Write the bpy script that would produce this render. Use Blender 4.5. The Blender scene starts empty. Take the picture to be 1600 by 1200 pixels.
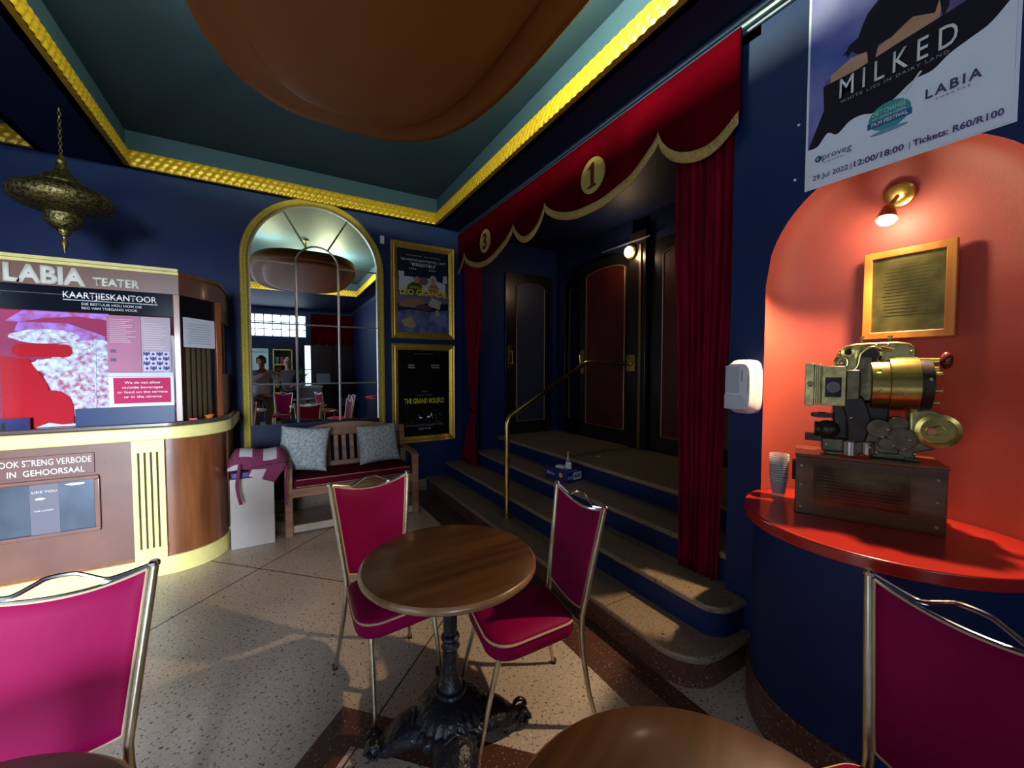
import bpy, bmesh, math, random
from mathutils import Vector, Matrix
random.seed(7)
PI = math.pi
C = bpy.context.scene.collection
S = bpy.context.scene

# ------------------------------------------------------------ camera
cam_d = bpy.data.cameras.new('camera'); cam = bpy.data.objects.new('camera', cam_d); C.objects.link(cam)
cam_d.sensor_width = 36; cam_d.lens = 36*620/1600; cam_d.clip_start = 0.02
cam.location = (0, 0, 1.5)
cam.rotation_euler = (PI/2-math.atan(24/620), 0, -math.radians(30.5))
S.camera = cam
# ------------------------------------------------------------ world, daylight, exposure
w = bpy.data.worlds.new('world'); S.world = w; w.use_nodes = True
bg = w.node_tree.nodes['Background']; bg.inputs[0].default_value = (0.72, 0.85, 1.0, 1); bg.inputs[1].default_value = 1.6
S.view_settings.view_transform = 'Standard'; S.view_settings.look = 'None'
S.view_settings.exposure = 0.45; S.view_settings.gamma = 1.0; S.view_settings.use_curve_mapping = False
S.cycles.max_bounces = 8; S.cycles.caustics_reflective = False; S.cycles.caustics_refractive = False
S.cycles.sample_clamp_indirect = 4.0

def area(name, loc, rot, sx, sy, power, col):
    d = bpy.data.lights.new(name, 'AREA'); d.shape = 'RECTANGLE'; d.size = sx; d.size_y = sy; d.energy = power; d.color = col
    o = bpy.data.objects.new(name, d); C.objects.link(o); o.location = loc; o.rotation_euler = rot
    return o
# daylight through the street doors and transom behind, plus an added fill light at the left
dl = area('door_daylight', (-1.5, -4.0, 1.25), (math.radians(78), 0, math.radians(4)), 1.5, 2.0, 106, (0.84, 0.92, 1.0)); dl.data.spread = math.radians(48)
area('transom_daylight', (-0.9, -4.0, 2.75), (PI/2-0.25, 0, 0), 3.2, 0.55, 16, (0.80, 0.90, 1.0))
area('side_fill_light', (-3.45, -0.6, 1.7), (PI/2, 0, -PI/2), 2.2, 1.9, 14, (0.82, 0.91, 1.0))

# ------------------------------------------------------------ materials
def M(name, col, rough=0.5, metal=0.0, spec=0.5, var=0.0, scale=8.0, bump=0.0, bscale=60.0, emit=None, es=0.0,
      stretch=None, col2=None, alpha=None, sheen=0.0, coat=0.0, trans=0.0, detail=3.0):
    m = bpy.data.materials.new(name); m.use_nodes = True; nt = m.node_tree; N = nt.nodes; L = nt.links
    b = N['Principled BSDF']
    c4 = tuple(col)+(1,)
    b.inputs['Base Color'].default_value = c4; b.inputs['Roughness'].default_value = rough
    b.inputs['Metallic'].default_value = metal; b.inputs['Specular IOR Level'].default_value = spec
    if sheen: b.inputs['Sheen Weight'].default_value = sheen; b.inputs['Sheen Roughness'].default_value = 0.4
    if coat: b.inputs['Coat Weight'].default_value = coat; b.inputs['Coat Roughness'].default_value = 0.12
    if trans: b.inputs['Transmission Weight'].default_value = trans
    if emit: b.inputs['Emission Color'].default_value = tuple(emit)+(1,); b.inputs['Emission Strength'].default_value = es
    if alpha is not None: b.inputs['Alpha'].default_value = alpha
    tc = N.new('ShaderNodeTexCoord'); mp = N.new('ShaderNodeMapping'); L.new(tc.outputs['Object'], mp.inputs[0])
    if stretch: mp.inputs['Scale'].default_value = stretch
    if var or col2:
        n = N.new('ShaderNodeTexNoise'); n.inputs['Scale'].default_value = scale; n.inputs['Detail'].default_value = detail
        L.new(mp.outputs[0], n.inputs['Vector'])
        r = N.new('ShaderNodeValToRGB'); L.new(n.outputs['Fac'], r.inputs[0])
        r.color_ramp.elements[0].position = 0.35; r.color_ramp.elements[1].position = 0.68
        a = c4; z = (tuple(col2)+(1,)) if col2 else tuple(min(1, x*(1+var)) for x in col)+(1,)
        if not col2: a = tuple(x*(1-var) for x in col)+(1,)
        r.color_ramp.elements[0].color = a; r.color_ramp.elements[1].color = z
        L.new(r.outputs[0], b.inputs['Base Color'])
    if bump:
        n2 = N.new('ShaderNodeTexNoise'); n2.inputs['Scale'].default_value = bscale; n2.inputs['Detail'].default_value = 4
        L.new(mp.outputs[0], n2.inputs['Vector'])
        bp = N.new('ShaderNodeBump'); bp.inputs['Strength'].default_value = bump; bp.inputs['Distance'].default_value = 0.01
        L.new(n2.outputs['Fac'], bp.inputs['Height']); L.new(bp.outputs[0], b.inputs['Normal'])
    return m

def terrazzo(name, base, dark, light, rough=0.35, sc=70.0):
    m = bpy.data.materials.new(name); m.use_nodes = True; nt = m.node_tree; N = nt.nodes; L = nt.links
    b = N['Principled BSDF']; b.inputs['Roughness'].default_value = rough
    tc = N.new('ShaderNodeTexCoord')
    def layer(scale, lo, hi):
        v = N.new('ShaderNodeTexNoise'); v.inputs['Scale'].default_value = scale; v.inputs['Detail'].default_value = 2
        L.new(tc.outputs['Object'], v.inputs['Vector'])
        r = N.new('ShaderNodeValToRGB'); r.color_ramp.elements[0].position = lo; r.color_ramp.elements[1].position = hi
        L.new(v.outputs['Fac'], r.inputs[0]); return r
    def mix(fac, a, c):
        x = N.new('ShaderNodeMix'); x.data_type = 'RGBA'; L.new(fac, x.inputs[0])
        if isinstance(a, tuple): x.inputs[6].default_value = a+(1,)
        else: L.new(a, x.inputs[6])
        x.inputs[7].default_value = c+(1,); return x.outputs[2]
    big = layer(1.6, 0.35, 0.7)
    c = mix(big.outputs[0], base, tuple(x*0.80 for x in base))
    c = mix(layer(sc, 0.60, 0.66).outputs[0], c, dark)
    c = mix(layer(sc*1.3, 0.63, 0.68).outputs[0], c, light)
    c = mix(layer(sc*0.45, 0.68, 0.72).outputs[0], c, tuple(x*0.7 for x in dark))
    L.new(c, b.inputs['Base Color'])
    return m

def woodmat(name, c1, c2, rough=0.35, axis=0, sc=3.0, coat=0.0):
    st = [sc*6, sc*6, sc*6]; st[axis] = sc*0.5
    return M(name, c1, rough, col2=c2, scale=1.6, stretch=tuple(st), bump=0.04, bscale=3, detail=6, coat=coat)

def glassmat(name, tint=(0.9, 0.95, 1.0), refl=0.12):
    m = bpy.data.materials.new(name); m.use_nodes = True; nt = m.node_tree; N = nt.nodes; L = nt.links
    N.remove(N['Principled BSDF']); out = N['Material Output']
    t = N.new('ShaderNodeBsdfTransparent'); t.inputs[0].default_value = tint+(1,)
    g = N.new('ShaderNodeBsdfGlossy'); g.inputs['Roughness'].default_value = 0.02
    f = N.new('ShaderNodeLayerWeight'); f.inputs[0].default_value = refl
    x = N.new('ShaderNodeMixShader'); L.new(f.outputs['Fresnel'], x.inputs[0]); L.new(t.outputs[0], x.inputs[1]); L.new(g.outputs[0], x.inputs[2])
    L.new(x.outputs[0], out.inputs[0]); return m

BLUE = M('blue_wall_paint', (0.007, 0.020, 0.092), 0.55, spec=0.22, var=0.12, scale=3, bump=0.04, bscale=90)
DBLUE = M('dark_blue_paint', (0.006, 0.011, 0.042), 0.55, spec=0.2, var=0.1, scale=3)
CEIL = M('ceiling_teal_paint', (0.027, 0.058, 0.104), 0.7, spec=0.2, var=0.05, scale=2, bump=0.03, bscale=120)
SOFF = M('soffit_blue_paint', (0.007, 0.014, 0.052), 0.6, spec=0.2, var=0.08, scale=3)
RED = M('niche_red_paint', (0.42, 0.075, 0.054), 0.5, var=0.06, scale=4, bump=0.05, bscale=80)
CTOP = M('counter_red_paint', (0.40, 0.022, 0.015), 0.22, var=0.08, scale=5, coat=0.3)
GOLD = M('gold_paint', (0.56, 0.35, 0.022), 0.38, 0.25, var=0.18, scale=40, bump=0.1, bscale=120)
GOLDF = M('gold_frame', (0.62, 0.40, 0.06), 0.33, 0.55, var=0.12, scale=30)
GOLDM = M('speckled_gold_frame', (0.50, 0.37, 0.05), 0.6, 0.2, var=0.4, scale=160, bump=0.5, bscale=200)
GOLDC = M('pale_gold_cloth', (0.42, 0.26, 0.08), 0.8, var=0.3, scale=90, bump=0.3, bscale=150)
BGOLD = M('booth_gold_paint', (0.80, 0.70, 0.26), 0.35, var=0.06, scale=10, bump=0.03)
DISC = M('brown_gloss_paint', (0.24, 0.085, 0.018), 0.5, spec=0.3, var=0.06, scale=2.5)
VELV = M('crimson_velvet', (0.140, 0.0010, 0.014), 0.8, var=0.3, scale=6, stretch=(1, 3, 0.6), spec=0.08)
VELV2 = M('deep_red_valance_velvet', (0.066, 0.0006, 0.004), 0.9, var=0.2, scale=3, spec=0.0)
MAG = M('magenta_vinyl', (0.225, 0.0006, 0.052), 0.55, spec=0.10, var=0.08, scale=5, bump=0.03, bscale=200)
PIPE = M('cream_piping', (0.50, 0.36, 0.22), 0.5)
BRASSC = M('dull_brassy_chrome', (0.52, 0.47, 0.34), 0.30, 0.95, var=0.15, scale=20)
CHROME = M('polished_chrome', (0.75, 0.76, 0.76), 0.14, 1.0)
FOOT = M('brown_rubber', (0.04, 0.02, 0.01), 0.7)
TWOOD = woodmat('dark_table_wood', (0.042, 0.016, 0.005), (0.088, 0.038, 0.013), 0.34, 0, 1.9, coat=0.12)
TEDGE = woodmat('worn_table_edge_wood', (0.11, 0.05, 0.022), (0.24, 0.14, 0.08), 0.32, 0, 2.5, coat=0.2)
IRON = M('black_cast_iron', (0.012, 0.014, 0.022), 0.34, 0.3, var=0.3, scale=15, bump=0.7, bscale=45)
BRASS = M('polished_brass', (0.62, 0.42, 0.12), 0.22, 1.0, var=0.12, scale=25)
BRASSD = M('aged_brass', (0.40, 0.32, 0.12), 0.35, 0.9, var=0.3, scale=30)
BOOTHB = M('booth_brown_paint', (0.155, 0.064, 0.046), 0.35, var=0.12, scale=5, bump=0.03, coat=0.2)
BOOTHW = woodmat('booth_red_wood', (0.15, 0.045, 0.014), (0.26, 0.085, 0.028), 0.33, 2, 2, coat=0.25)
BLACK = M('black_gloss', (0.006, 0.006, 0.008), 0.2)
BLACKM = M('black_matt', (0.008, 0.008, 0.010), 0.7)
WHITE = M('white_paint', (0.78, 0.78, 0.80), 0.5)
OFFW = M('off_white_letters', (0.72, 0.70, 0.62), 0.5)
PAPER = M('white_paper', (0.68, 0.70, 0.78), 0.7)
POSTW = M('poster_white', (0.74, 0.80, 0.98), 0.6, var=0.04, scale=3)
INK = M('dark_ink', (0.03, 0.03, 0.06), 0.6)
WARMBOX = M('white_box_paint', (0.46, 0.41, 0.385), 0.6, var=0.05, scale=6, bump=0.4, bscale=22)
BENCHW = woodmat('bench_wood', (0.20, 0.085, 0.042), (0.34, 0.17, 0.09), 0.5, 0, 2)
BENCHP = M('maroon_cushion_cloth', (0.10, 0.005, 0.016), 0.9, var=0.2, scale=10, spec=0.08)
DOORB = M('black_door_gloss', (0.010, 0.008, 0.008), 0.25, var=0.2, scale=4)
DOORP = M('oxblood_door_panel', (0.060, 0.009, 0.008), 0.35, var=0.25, scale=5)
BEAD = M('bronze_bead', (0.20, 0.12, 0.05), 0.35, 0.4)
TZ = terrazzo('beige_terrazzo', (0.60, 0.50, 0.42), (0.13, 0.09, 0.06), (0.80, 0.72, 0.63), 0.34)
TZB = terrazzo('brown_terrazzo', (0.105, 0.042, 0.028), (0.07, 0.03, 0.02), (0.42, 0.33, 0.27), 0.30)
TZT = terrazzo('tread_terrazzo', (0.27, 0.20, 0.135), (0.07, 0.045, 0.03), (0.42, 0.34, 0.22), 0.4, 95)
JOINT = M('floor_joint', (0.03, 0.02, 0.015), 0.7)
MIRROR = M('mirror_glass', (0.88, 0.90, 0.92), 0.0, 1.0)
LEAD = M('silver_mirror_strip', (0.92, 0.93, 0.95), 0.32, 1.0)
SHEET = glassmat('clear_glass')
CUPM = M('clear_plastic', (0.95, 0.95, 1.0), 0.35, alpha=0.13, spec=0.8)

# ------------------------------------------------------------ helpers
class B:
    def __init__(s): s.bm = bmesh.new(); s.mi = 0
    def _f(s, vs):
        try:
            f = s.bm.faces.new(vs); f.material_index = s.mi; return f
        except ValueError: return None
    def box(s, x0, x1, y0, y1, z0, z1, mx=None):
        P = [(x, y, z) for x in (x0, x1) for y in (y0, y1) for z in (z0, z1)]
        if mx: P = [mx @ Vector(p) for p in P]
        v = [s.bm.verts.new(p) for p in P]
        for q in ((0,1,3,2),(4,6,7,5),(0,4,5,1),(2,3,7,6),(0,2,6,4),(1,5,7,3)): s._f([v[i] for i in q])
        return s
    def tube(s, pts, r, n=10, cap=True):
        pts = [Vector(p) for p in pts]; rs = r if isinstance(r, (list, tuple)) else [r]*len(pts)
        up = None; rings = []
        for i, p in enumerate(pts):
            if i == 0: t = pts[1]-p
            elif i == len(pts)-1: t = p-pts[i-1]
            else: t = (pts[i+1]-p).normalized()+(p-pts[i-1]).normalized()
            t = t.normalized() if t.length > 1e-9 else Vector((0, 0, 1))
            if up is None: up = Vector((0, 0, 1)) if abs(t.z) < 0.9 else Vector((1, 0, 0))
            a = t.cross(up)
            if a.length < 1e-6: a = t.orthogonal()
            a.normalize(); b = t.cross(a).normalized(); up = -b if False else up
            up = a.cross(t).normalized()
            rings.append([s.bm.verts.new(p+(a*math.cos(2*PI*k/n)+up*math.sin(2*PI*k/n))*rs[i]) for k in range(n)])
        for A, Bq in zip(rings, rings[1:]):
            for k in range(n): s._f([A[k], A[(k+1) % n], Bq[(k+1) % n], Bq[k]])
        if cap: s._f(rings[0][::-1]); s._f(rings[-1])
        return s
    def lathe(s, prof, c=(0, 0, 0), n=32, mx=None, wob=None, cap=True):
        rings = []
        for (r, z) in prof:
            ring = []
            for k in range(n):
                a = 2*PI*k/n; rr = r*(wob(a, z) if wob else 1)
                p = Vector((rr*math.cos(a), rr*math.sin(a), z))
                if mx: p = mx @ p
                ring.append(s.bm.verts.new(p+Vector(c)))
            rings.append(ring)
        for A, Bq in zip(rings, rings[1:]):
            for k in range(n): s._f([A[k], A[(k+1) % n], Bq[(k+1) % n], Bq[k]])
        if cap: s._f(rings[0][::-1]); s._f(rings[-1])
        return s
    def prism(s, poly, h0, h1, ax='z'):
        def P(a, b, h): return {'z': (a, b, h), 'y': (a, h, b), 'x': (h, a, b)}[ax]
        v0 = [s.bm.verts.new(P(a, b, h0)) for a, b in poly]; v1 = [s.bm.verts.new(P(a, b, h1)) for a, b in poly]
        n = len(poly)
        s._f(v0[::-1]); s._f(v1)
        for k in range(n): s._f([v0[k], v0[(k+1) % n], v1[(k+1) % n], v1[k]])
        return s
    def ball(s, c, r, n=14, mx=None):
        R = r if isinstance(r, tuple) else (r, r, r)
        prof = [(math.sin(PI*i/n), -math.cos(PI*i/n)) for i in range(n+1)]
        m = Matrix.Diagonal((R[0], R[1], R[2], 1))
        if mx: m = mx @ m
        prof = [(max(p[0], 1e-4), p[1]) for p in prof]
        return s.lathe(prof, c, n*2 if n < 12 else 24, m)
    def grid(s, fn, nu, nv, closeu=False, mat=None):
        V = [[s.bm.verts.new(fn(i/nu, j/nv)) for j in range(nv+1)] for i in range(nu+(0 if closeu else 1))]
        for i in range(nu):
            for j in range(nv):
                f = s._f([V[i][j], V[(i+1) % len(V)][j], V[(i+1) % len(V)][j+1], V[i][j+1]])
                if f and mat: f.material_index = mat((i+.5)/nu, (j+.5)/nv)
        return s
    def build(s, name, mats, parent=None, smooth=True, bev=0.0, ang=35, seg=2, solid=0.0, sub=0):
        bmesh.ops.remove_doubles(s.bm, verts=s.bm.verts, dist=1e-6)
        bmesh.ops.recalc_face_normals(s.bm, faces=s.bm.faces)
        me = bpy.data.meshes.new(name); s.bm.to_mesh(me); s.bm.free()
        for m in (mats if isinstance(mats, (list, tuple)) else [mats]): me.materials.append(m)
        if smooth:
            me.shade_smooth(); me.set_sharp_from_angle(angle=math.radians(ang))
        o = bpy.data.objects.new(name, me); C.objects.link(o)
        if parent: o.parent = parent
        if bev:
            md = o.modifiers.new('bevel', 'BEVEL'); md.width = bev; md.segments = seg; md.limit_method = 'ANGLE'; md.angle_limit = 0.6
        if solid:
            md = o.modifiers.new('solid', 'SOLIDIFY'); md.thickness = solid; md.offset = 0
        if sub:
            md = o.modifiers.new('sub', 'SUBSURF'); md.levels = sub; md.render_levels = sub
        return o
def bx(x0, x1, y0, y1, z0, z1, mx=None): return B().box(x0, x1, y0, y1, z0, z1, mx)
def tag(o, label, cat, group=None, kind=None):
    o['label'] = label; o['category'] = cat
    if group: o['group'] = group
    if kind: o['kind'] = kind
    return o
def thing(name, label, cat, loc=(0, 0, 0), rz=0.0, group=None, rx=0.0):
    o = bpy.data.objects.new(name, None); o.empty_display_size = 0.1; C.objects.link(o)
    o.location = loc; o.rotation_euler = (rx, 0, rz)
    return tag(o, label, cat, group)
def struct(o, label=None):
    o['kind'] = 'structure'
    if label: o['label'] = label
    return o
def dup(root, loc, rz, label, group=None):
    r = root.copy(); C.objects.link(r); r.location = loc; r.rotation_euler = (0, 0, rz); r['label'] = label
    if group: r['group'] = group
    for ch in list(root.children):
        c = ch.copy(); C.objects.link(c); c.parent = r
        for g in list(ch.children):
            d = g.copy(); C.objects.link(d); d.parent = c
    return r
def arc(cx, cy, rx, ry, a0, a1, n):
    return [(cx+rx*math.cos(math.radians(a0+(a1-a0)*i/n)), cy+ry*math.sin(math.radians(a0+(a1-a0)*i/n))) for i in range(n+1)]
def smoothpath(pts, k=6):
    P = [Vector(p) for p in pts]; out = []
    for i in range(len(P)-1):
        p0 = P[max(i-1, 0)]; p1 = P[i]; p2 = P[i+1]; p3 = P[min(i+2, len(P)-1)]
        for j in range(k):
            t = j/k
            out.append(0.5*((2*p1)+(-p0+p2)*t+(2*p0-5*p1+4*p2-p3)*t*t+(-p0+3*p1-3*p2+p3)*t**3))
    out.append(P[-1]); return out
def text(s, x, z, h, mat, parent, width=None, y=-0.002, name='lettering', bold=0.0, align='LEFT', ext=0.0006, rot=0.0, track=1.0):
    """a line of lettering standing on (x, z) in the parent's x-z plane, facing -y, cap height h"""
    cu = bpy.data.curves.new(name, 'FONT'); cu.body = s; cu.size = 1.0; cu.offset = bold; cu.extrude = 0.0; cu.resolution_u = 3
    cu.space_character = track; cu.space_line = 0.95
    o = bpy.data.objects.new('tmp', cu); C.objects.link(o)
    bpy.context.view_layer.update()
    me = bpy.data.meshes.new_from_object(o.evaluated_get(bpy.context.evaluated_depsgraph_get()))
    bpy.data.objects.remove(o); bpy.data.curves.remove(cu)
    xs = [v.co.x for v in me.vertices]; x0, x1 = min(xs), max(xs)
    sy = h/0.70; sx = sy if width is None else width/(x1-x0)
    W = (x1-x0)*sx; off = {'LEFT': 0, 'CENTER': -W/2, 'RIGHT': -W}[align]
    for v in me.vertices:
        a = (v.co.x-x0)*sx+off; b = v.co.y*sy
        ca, sa = math.cos(rot), math.sin(rot)
        v.co = Vector((x+a*ca-b*sa, y, z+a*sa+b*ca))
    me.materials.clear(); me.materials.append(mat); me.name = name
    q = bpy.data.objects.new(name, me); C.objects.link(q); q.parent = parent
    if ext:
        md = q.modifiers.new('solid', 'SOLIDIFY'); md.thickness = ext; md.offset = 0
    return q

# ============================================================ ROOM SHELL
XW = 2.05; YB = 4.75; ZS = 3.25; ZC = 3.56
XL = -3.4; YR = -3.8
# floor
f = B(); f.box(XL, 4.0, YR-0.2, YB+0.2, -0.12, 0.0)
floor = struct(f.build('floor', TZ, smooth=False))
fb = B()
fb.box(1.32, 1.58, YR, YB, 0, 0.0012)
cx, cy, hd = 0.22, 0.82, 1.03; ww = 0.215
for k in range(4):
    a0 = PI/2*k; a1 = a0+PI/2
    P = [(cx+hd*math.cos(a0), cy+hd*math.sin(a0)), (cx+hd*math.cos(a1), cy+hd*math.sin(a1)),
         (cx+(hd-ww)*math.cos(a1), cy+(hd-ww)*math.sin(a1)), (cx+(hd-ww)*math.cos(a0), cy+(hd-ww)*math.sin(a0))]
    fb.prism(P, 0, 0.0012)
fo = fb.build('trim_1', TZB, smooth=False); struct(fo, 'dark brown terrazzo band inlaid in the pale floor')
fj = B()
def joint(x0, y0, x1, y1, w=0.0035):
    d = Vector((x1-x0, y1-y0, 0)).normalized(); n = Vector((-d.y, d.x, 0))*w
    fj.prism([(x0+n.x, y0+n.y), (x1+n.x, y1+n.y), (x1-n.x, y1-n.y), (x0-n.x, y0-n.y)], 0, 0.0008)
def jl(c, sgn, xa, xb):  # y = c + sgn*x
    joint(xa, c+sgn*xa, xb, c+sgn*xb)
for c in (3.63, 1.38, -0.85): jl(c, 1, max(XL, -4+0.0) if c < 3 else -3.3, min(1.32, 4.7-c))
jl(-0.95+2.25, 1, 0.30, 0.31)
for c in (3.33, 5.55): jl(c, -1, max(c-4.7, -3.3) if c > 5 else -1.3, 1.32)
struct(fj.build('trim_2', JOINT, smooth=False), 'thin dark joint lines in the terrazzo floor')

# back wall
struct(bx(XL, XW+0.3, YB, YB+0.15, 0, 3.7).build('wall_back', BLUE, smooth=False))
struct(bx(XL, 1.56, YB-0.02, YB, 0, 0.14).build('baseboard_back', TZT, smooth=False, bev=0.006))
# left wall with an unseen opening added for the side fill light
wl = B()
wl.box(XL-0.15, XL, YR, -1.75, 0, 3.7); wl.box(XL-0.15, XL, 0.55, YB, 0, 3.7); wl.box(XL-0.15, XL, -1.75, 0.55, 0, 0.7); wl.box(XL-0.15, XL, -1.75, 0.55, 2.75, 3.7)
struct(wl.build('wall_left', BLUE, smooth=False))
# rear wall (seen only in the mirror) with street doors, transom and a curtained doorway
wr = B()
wr.box(XL, -2.25, YR-0.15, YR, 0, 3.7); wr.box(-0.75, 0.68, YR-0.15, YR, 0, 2.42); wr.box(-2.25, -0.75, YR-0.15, YR, 2.3, 2.42)
wr.box(-2.25, 0.74, YR-0.15, YR, 3.06, 3.7); wr.box(0.86, 3.6, YR-0.15, YR, 0, 3.7); wr.box(0.68, 0.86, YR-0.15, YR, 2.2, 2.42); wr.box(0.74, 0.86, YR-0.15, YR, 2.42, 3.7)
struct(wr.build('wall_rear', BLUE, smooth=False))
# window muntins
def muntins(name, x0, x1, z0, z1, nx, nz, lab):
    r = B()
    for i in range(nx+1):
        x = x0+(x1-x0)*i/nx; r.box(x-0.012, x+0.012, YR-0.09, YR-0.06, z0, z1)
    for j in range(nz+1):
        z = z0+(z1-z0)*j/nz; r.box(x0, x1, YR-0.088, YR-0.062, z-0.012, z+0.012)
    o = struct(r.build(name, BLACKM, smooth=False), lab)
    p = bx(x0, x1, YR-0.078, YR-0.074, z0, z1).build('window_pane', SHEET, o, smooth=False)
    return o
muntins('window_1', -2.25, 0.74, 2.42, 3.06, 14, 3, 'long gridded transom window above the street doors')
muntins('window_2', -2.25, -0.75, 0.02, 2.3, 2, 2, 'glazed street doors letting in daylight')
muntins('window_3', 0.68, 0.86, 0.02, 2.2, 1, 3, 'narrow bright side light beside the far curtained doorway')

# right wall: rear part, niche part, pier, lintel
R = B()
R.box(XW, XW+0.12, YR, 0.17, 0, 3.7)
R.box(XW, XW+0.12, 0.17, 1.05, 0, 0.88)
R.box(XW, XW+0.14, 1.05, 1.22, 0, 3.7)
struct(bx(XW, XW+0.12, 1.22, 4.47, 3.10, 3.7).build('wall_right_lintel', BLUE, smooth=False))
struct(bx(XW, XW+0.12, 4.47, YB, 0, 3.7).build('wall_right_far', BLUE, smooth=False))
NY, NA, NZ, NH, ND = 0.61, 0.44, 1.90, 0.46, 0.27
n = 40
prev = None
for i in range(n+1):
    y = NY-NA+2*NA*i/n; zz = NZ+NH*math.sqrt(max(0, 1-((y-NY)/NA)**2))
    cur = (y, zz)
    if prev:
        R._f([R.bm.verts.new((XW, prev[0], prev[1])), R.bm.verts.new((XW, cur[0], cur[1])), R.bm.verts.new((XW, cur[0], 3.7)), R.bm.verts.new((XW, prev[0], 3.7))])
    prev = cur
wright = struct(R.build('wall_right', BLUE, smooth=False))
# niche shell
nb = B()
def nf(u, v):
    th = PI*u
    if v < 0.45:
        k = 1.0; z = 0.88+(NZ-0.88)*v/0.45
    else:
        ph = (v-0.45)/0.55*PI/2; k = math.cos(ph); z = NZ+NH*math.sin(ph)
    return (XW+ND*math.sin(th)**0.8*k if math.sin(th) > 0 else XW, NY-NA*math.cos(th)*k, z)
nb.grid(nf, 40, 40)
struct(nb.build('wall_niche', RED, wright, ang=80), 'arched red niche hollowed into the blue wall')

# recess beyond the curtain
XR = 3.35
rc = B()
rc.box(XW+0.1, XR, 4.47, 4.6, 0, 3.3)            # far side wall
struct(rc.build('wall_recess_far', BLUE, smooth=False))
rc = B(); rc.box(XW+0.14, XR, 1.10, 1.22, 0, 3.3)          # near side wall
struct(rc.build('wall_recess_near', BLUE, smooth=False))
rb = B()
rb.box(XR, XR+0.12, 4.40, 4.6, 0.64, 3.3); rb.box(XR, XR+0.12, 1.1, 1.75, 0.64, 3.3)
rb.box(XR, XR+0.12, 1.75, 2.86, 2.82, 3.3)
prev = None
for i in range(21):                                # arched head over the double doors
    y = 3.10+1.30*i/20; zz = 2.66+0.20*math.sqrt(max(0, 1-((y-3.75)/0.65)**2))
    if prev:
        for dx in (0, 0.12): rb._f([rb.bm.verts.new((XR+dx, prev[0], prev[1])), rb.bm.verts.new((XR+dx, y, zz)), rb.bm.verts.new((XR+dx, y, 3.3)), rb.bm.verts.new((XR+dx, prev[0], 3.3))])
        rb._f([rb.bm.verts.new((XR, prev[0], prev[1])), rb.bm.verts.new((XR, y, zz)), rb.bm.verts.new((XR+0.12, y, zz)), rb.bm.verts.new((XR+0.12, prev[0], prev[1]))])
    prev = (y, zz)
rb.box(XR+0.7, XR+0.75, 3.0, 4.6, 0.64, 3.3)
rb.box(XR+0.12, XR+0.7, 4.45, 4.5, 0.64, 3.3)
rb.box(XR+0.12, XR+0.7, 3.02, 3.06, 0.64, 3.3)
rb.box(XR, XR+0.7, 1.22, 4.5, 0.56, 0.639)
rb.box(XR+0.13, XR+0.18, 1.05, 3.06, 0.3, 3.3); rb.box(XR+0.76, XR+0.8, 2.9, 4.7, 0.3, 3.3); rb.box(XR+0.12, XR+0.8, 4.5, 4.7, 0.3, 3.3)  # unseen backing added to stop outside light leaking past the doors
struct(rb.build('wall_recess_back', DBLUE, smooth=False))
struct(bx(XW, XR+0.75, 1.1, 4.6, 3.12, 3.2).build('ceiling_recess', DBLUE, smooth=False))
# black post between the doors
struct(bx(XR-0.06, XR+0.05, 2.86, 3.10, 0.64, 2.95).build('trim_3', DOORB, bev=0.01), 'black post between the screen doors')
struct(bx(XR-0.075, XR-0.06, 2.915, 2.945, 0.64, 2.80).build('trim_4', BEAD, bev=0.004), 'bronze bead strip down the black door post')

def door_leaf(name, loc, rz, w_, h_, px0, px1, lab, pm=DOORP, open_=0):
    t = thing(name, lab, 'door', loc, rz); del t['category']; t['kind'] = 'structure'
    bx(0, w_, 0, 0.045, 0, h_).build('door_leaf', DOORB, t, bev=0.004)
    z0, z1 = 0.17, h_-0.12
    poly = [(px0, z0), (px1, z0)]+arc((px0+px1)/2, z1-0.06, (px1-px0)/2, 0.06, 0, 180, 10)
    B().prism(poly, -0.006, 0.0, 'y').build('door_panel', pm, t)
    B().tube([(x, -0.008, z) for x, z in poly+[poly[0]]], 0.008, 6).build('bead', BEAD, t)
    return t
# right-hand leaf of the double doors (closed), left leaf stands open inward
d1 = door_leaf('door_1', (XR+0.01, 3.98, 0.64), -PI/2, 0.88, 2.17, 0.13, 0.77, 'closed oxblood panelled leaf of the tall doors beside the handrail end')
hp = B(); hp.box(0.03, 0.075, -0.01, 0, 0.80, 1.10); hp.tube([(0.05, -0.01, 0.87), (0.05, -0.04, 0.87), (0.05, -0.04, 1.03), (0.05, -0.01, 1.03)], 0.008, 8)
hp.build('door_handle', BRASS, d1)
d2 = door_leaf('door_2', (XR+0.08, 4.38, 0.64), 0.12, 0.55, 2.10, 0.08, 0.47, 'dark leaf standing open inside the arched doorway', DBLUE)
bx(0.40, 0.415, -0.02, 0, 1.0, 1.06).build('lock', BRASS, d2)
d3 = door_leaf('door_3', (XR, 2.84, 0.64), -PI/2, 1.06, 2.18, 0.15, 0.85, 'oxblood panelled door half hidden by the near red curtain')
d4 = door_leaf('door_4', (2.52, 4.44, 0.64), 0, 0.72, 2.10, 0.16, 0.60, 'black door with a slate blue panel at the far end of the landing', M('slate_panel', (0.028, 0.032, 0.055), 0.3))
hp = B(); hp.box(0.04, 0.095, -0.012, 0, 0.86, 1.16); hp.tube([(0.075, -0.012, 0.93), (0.075, -0.05, 0.93), (0.075, -0.05, 1.09), (0.075, -0.012, 1.09)], 0.009, 8)
hp.build('door_handle', BRASS, d4)

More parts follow.
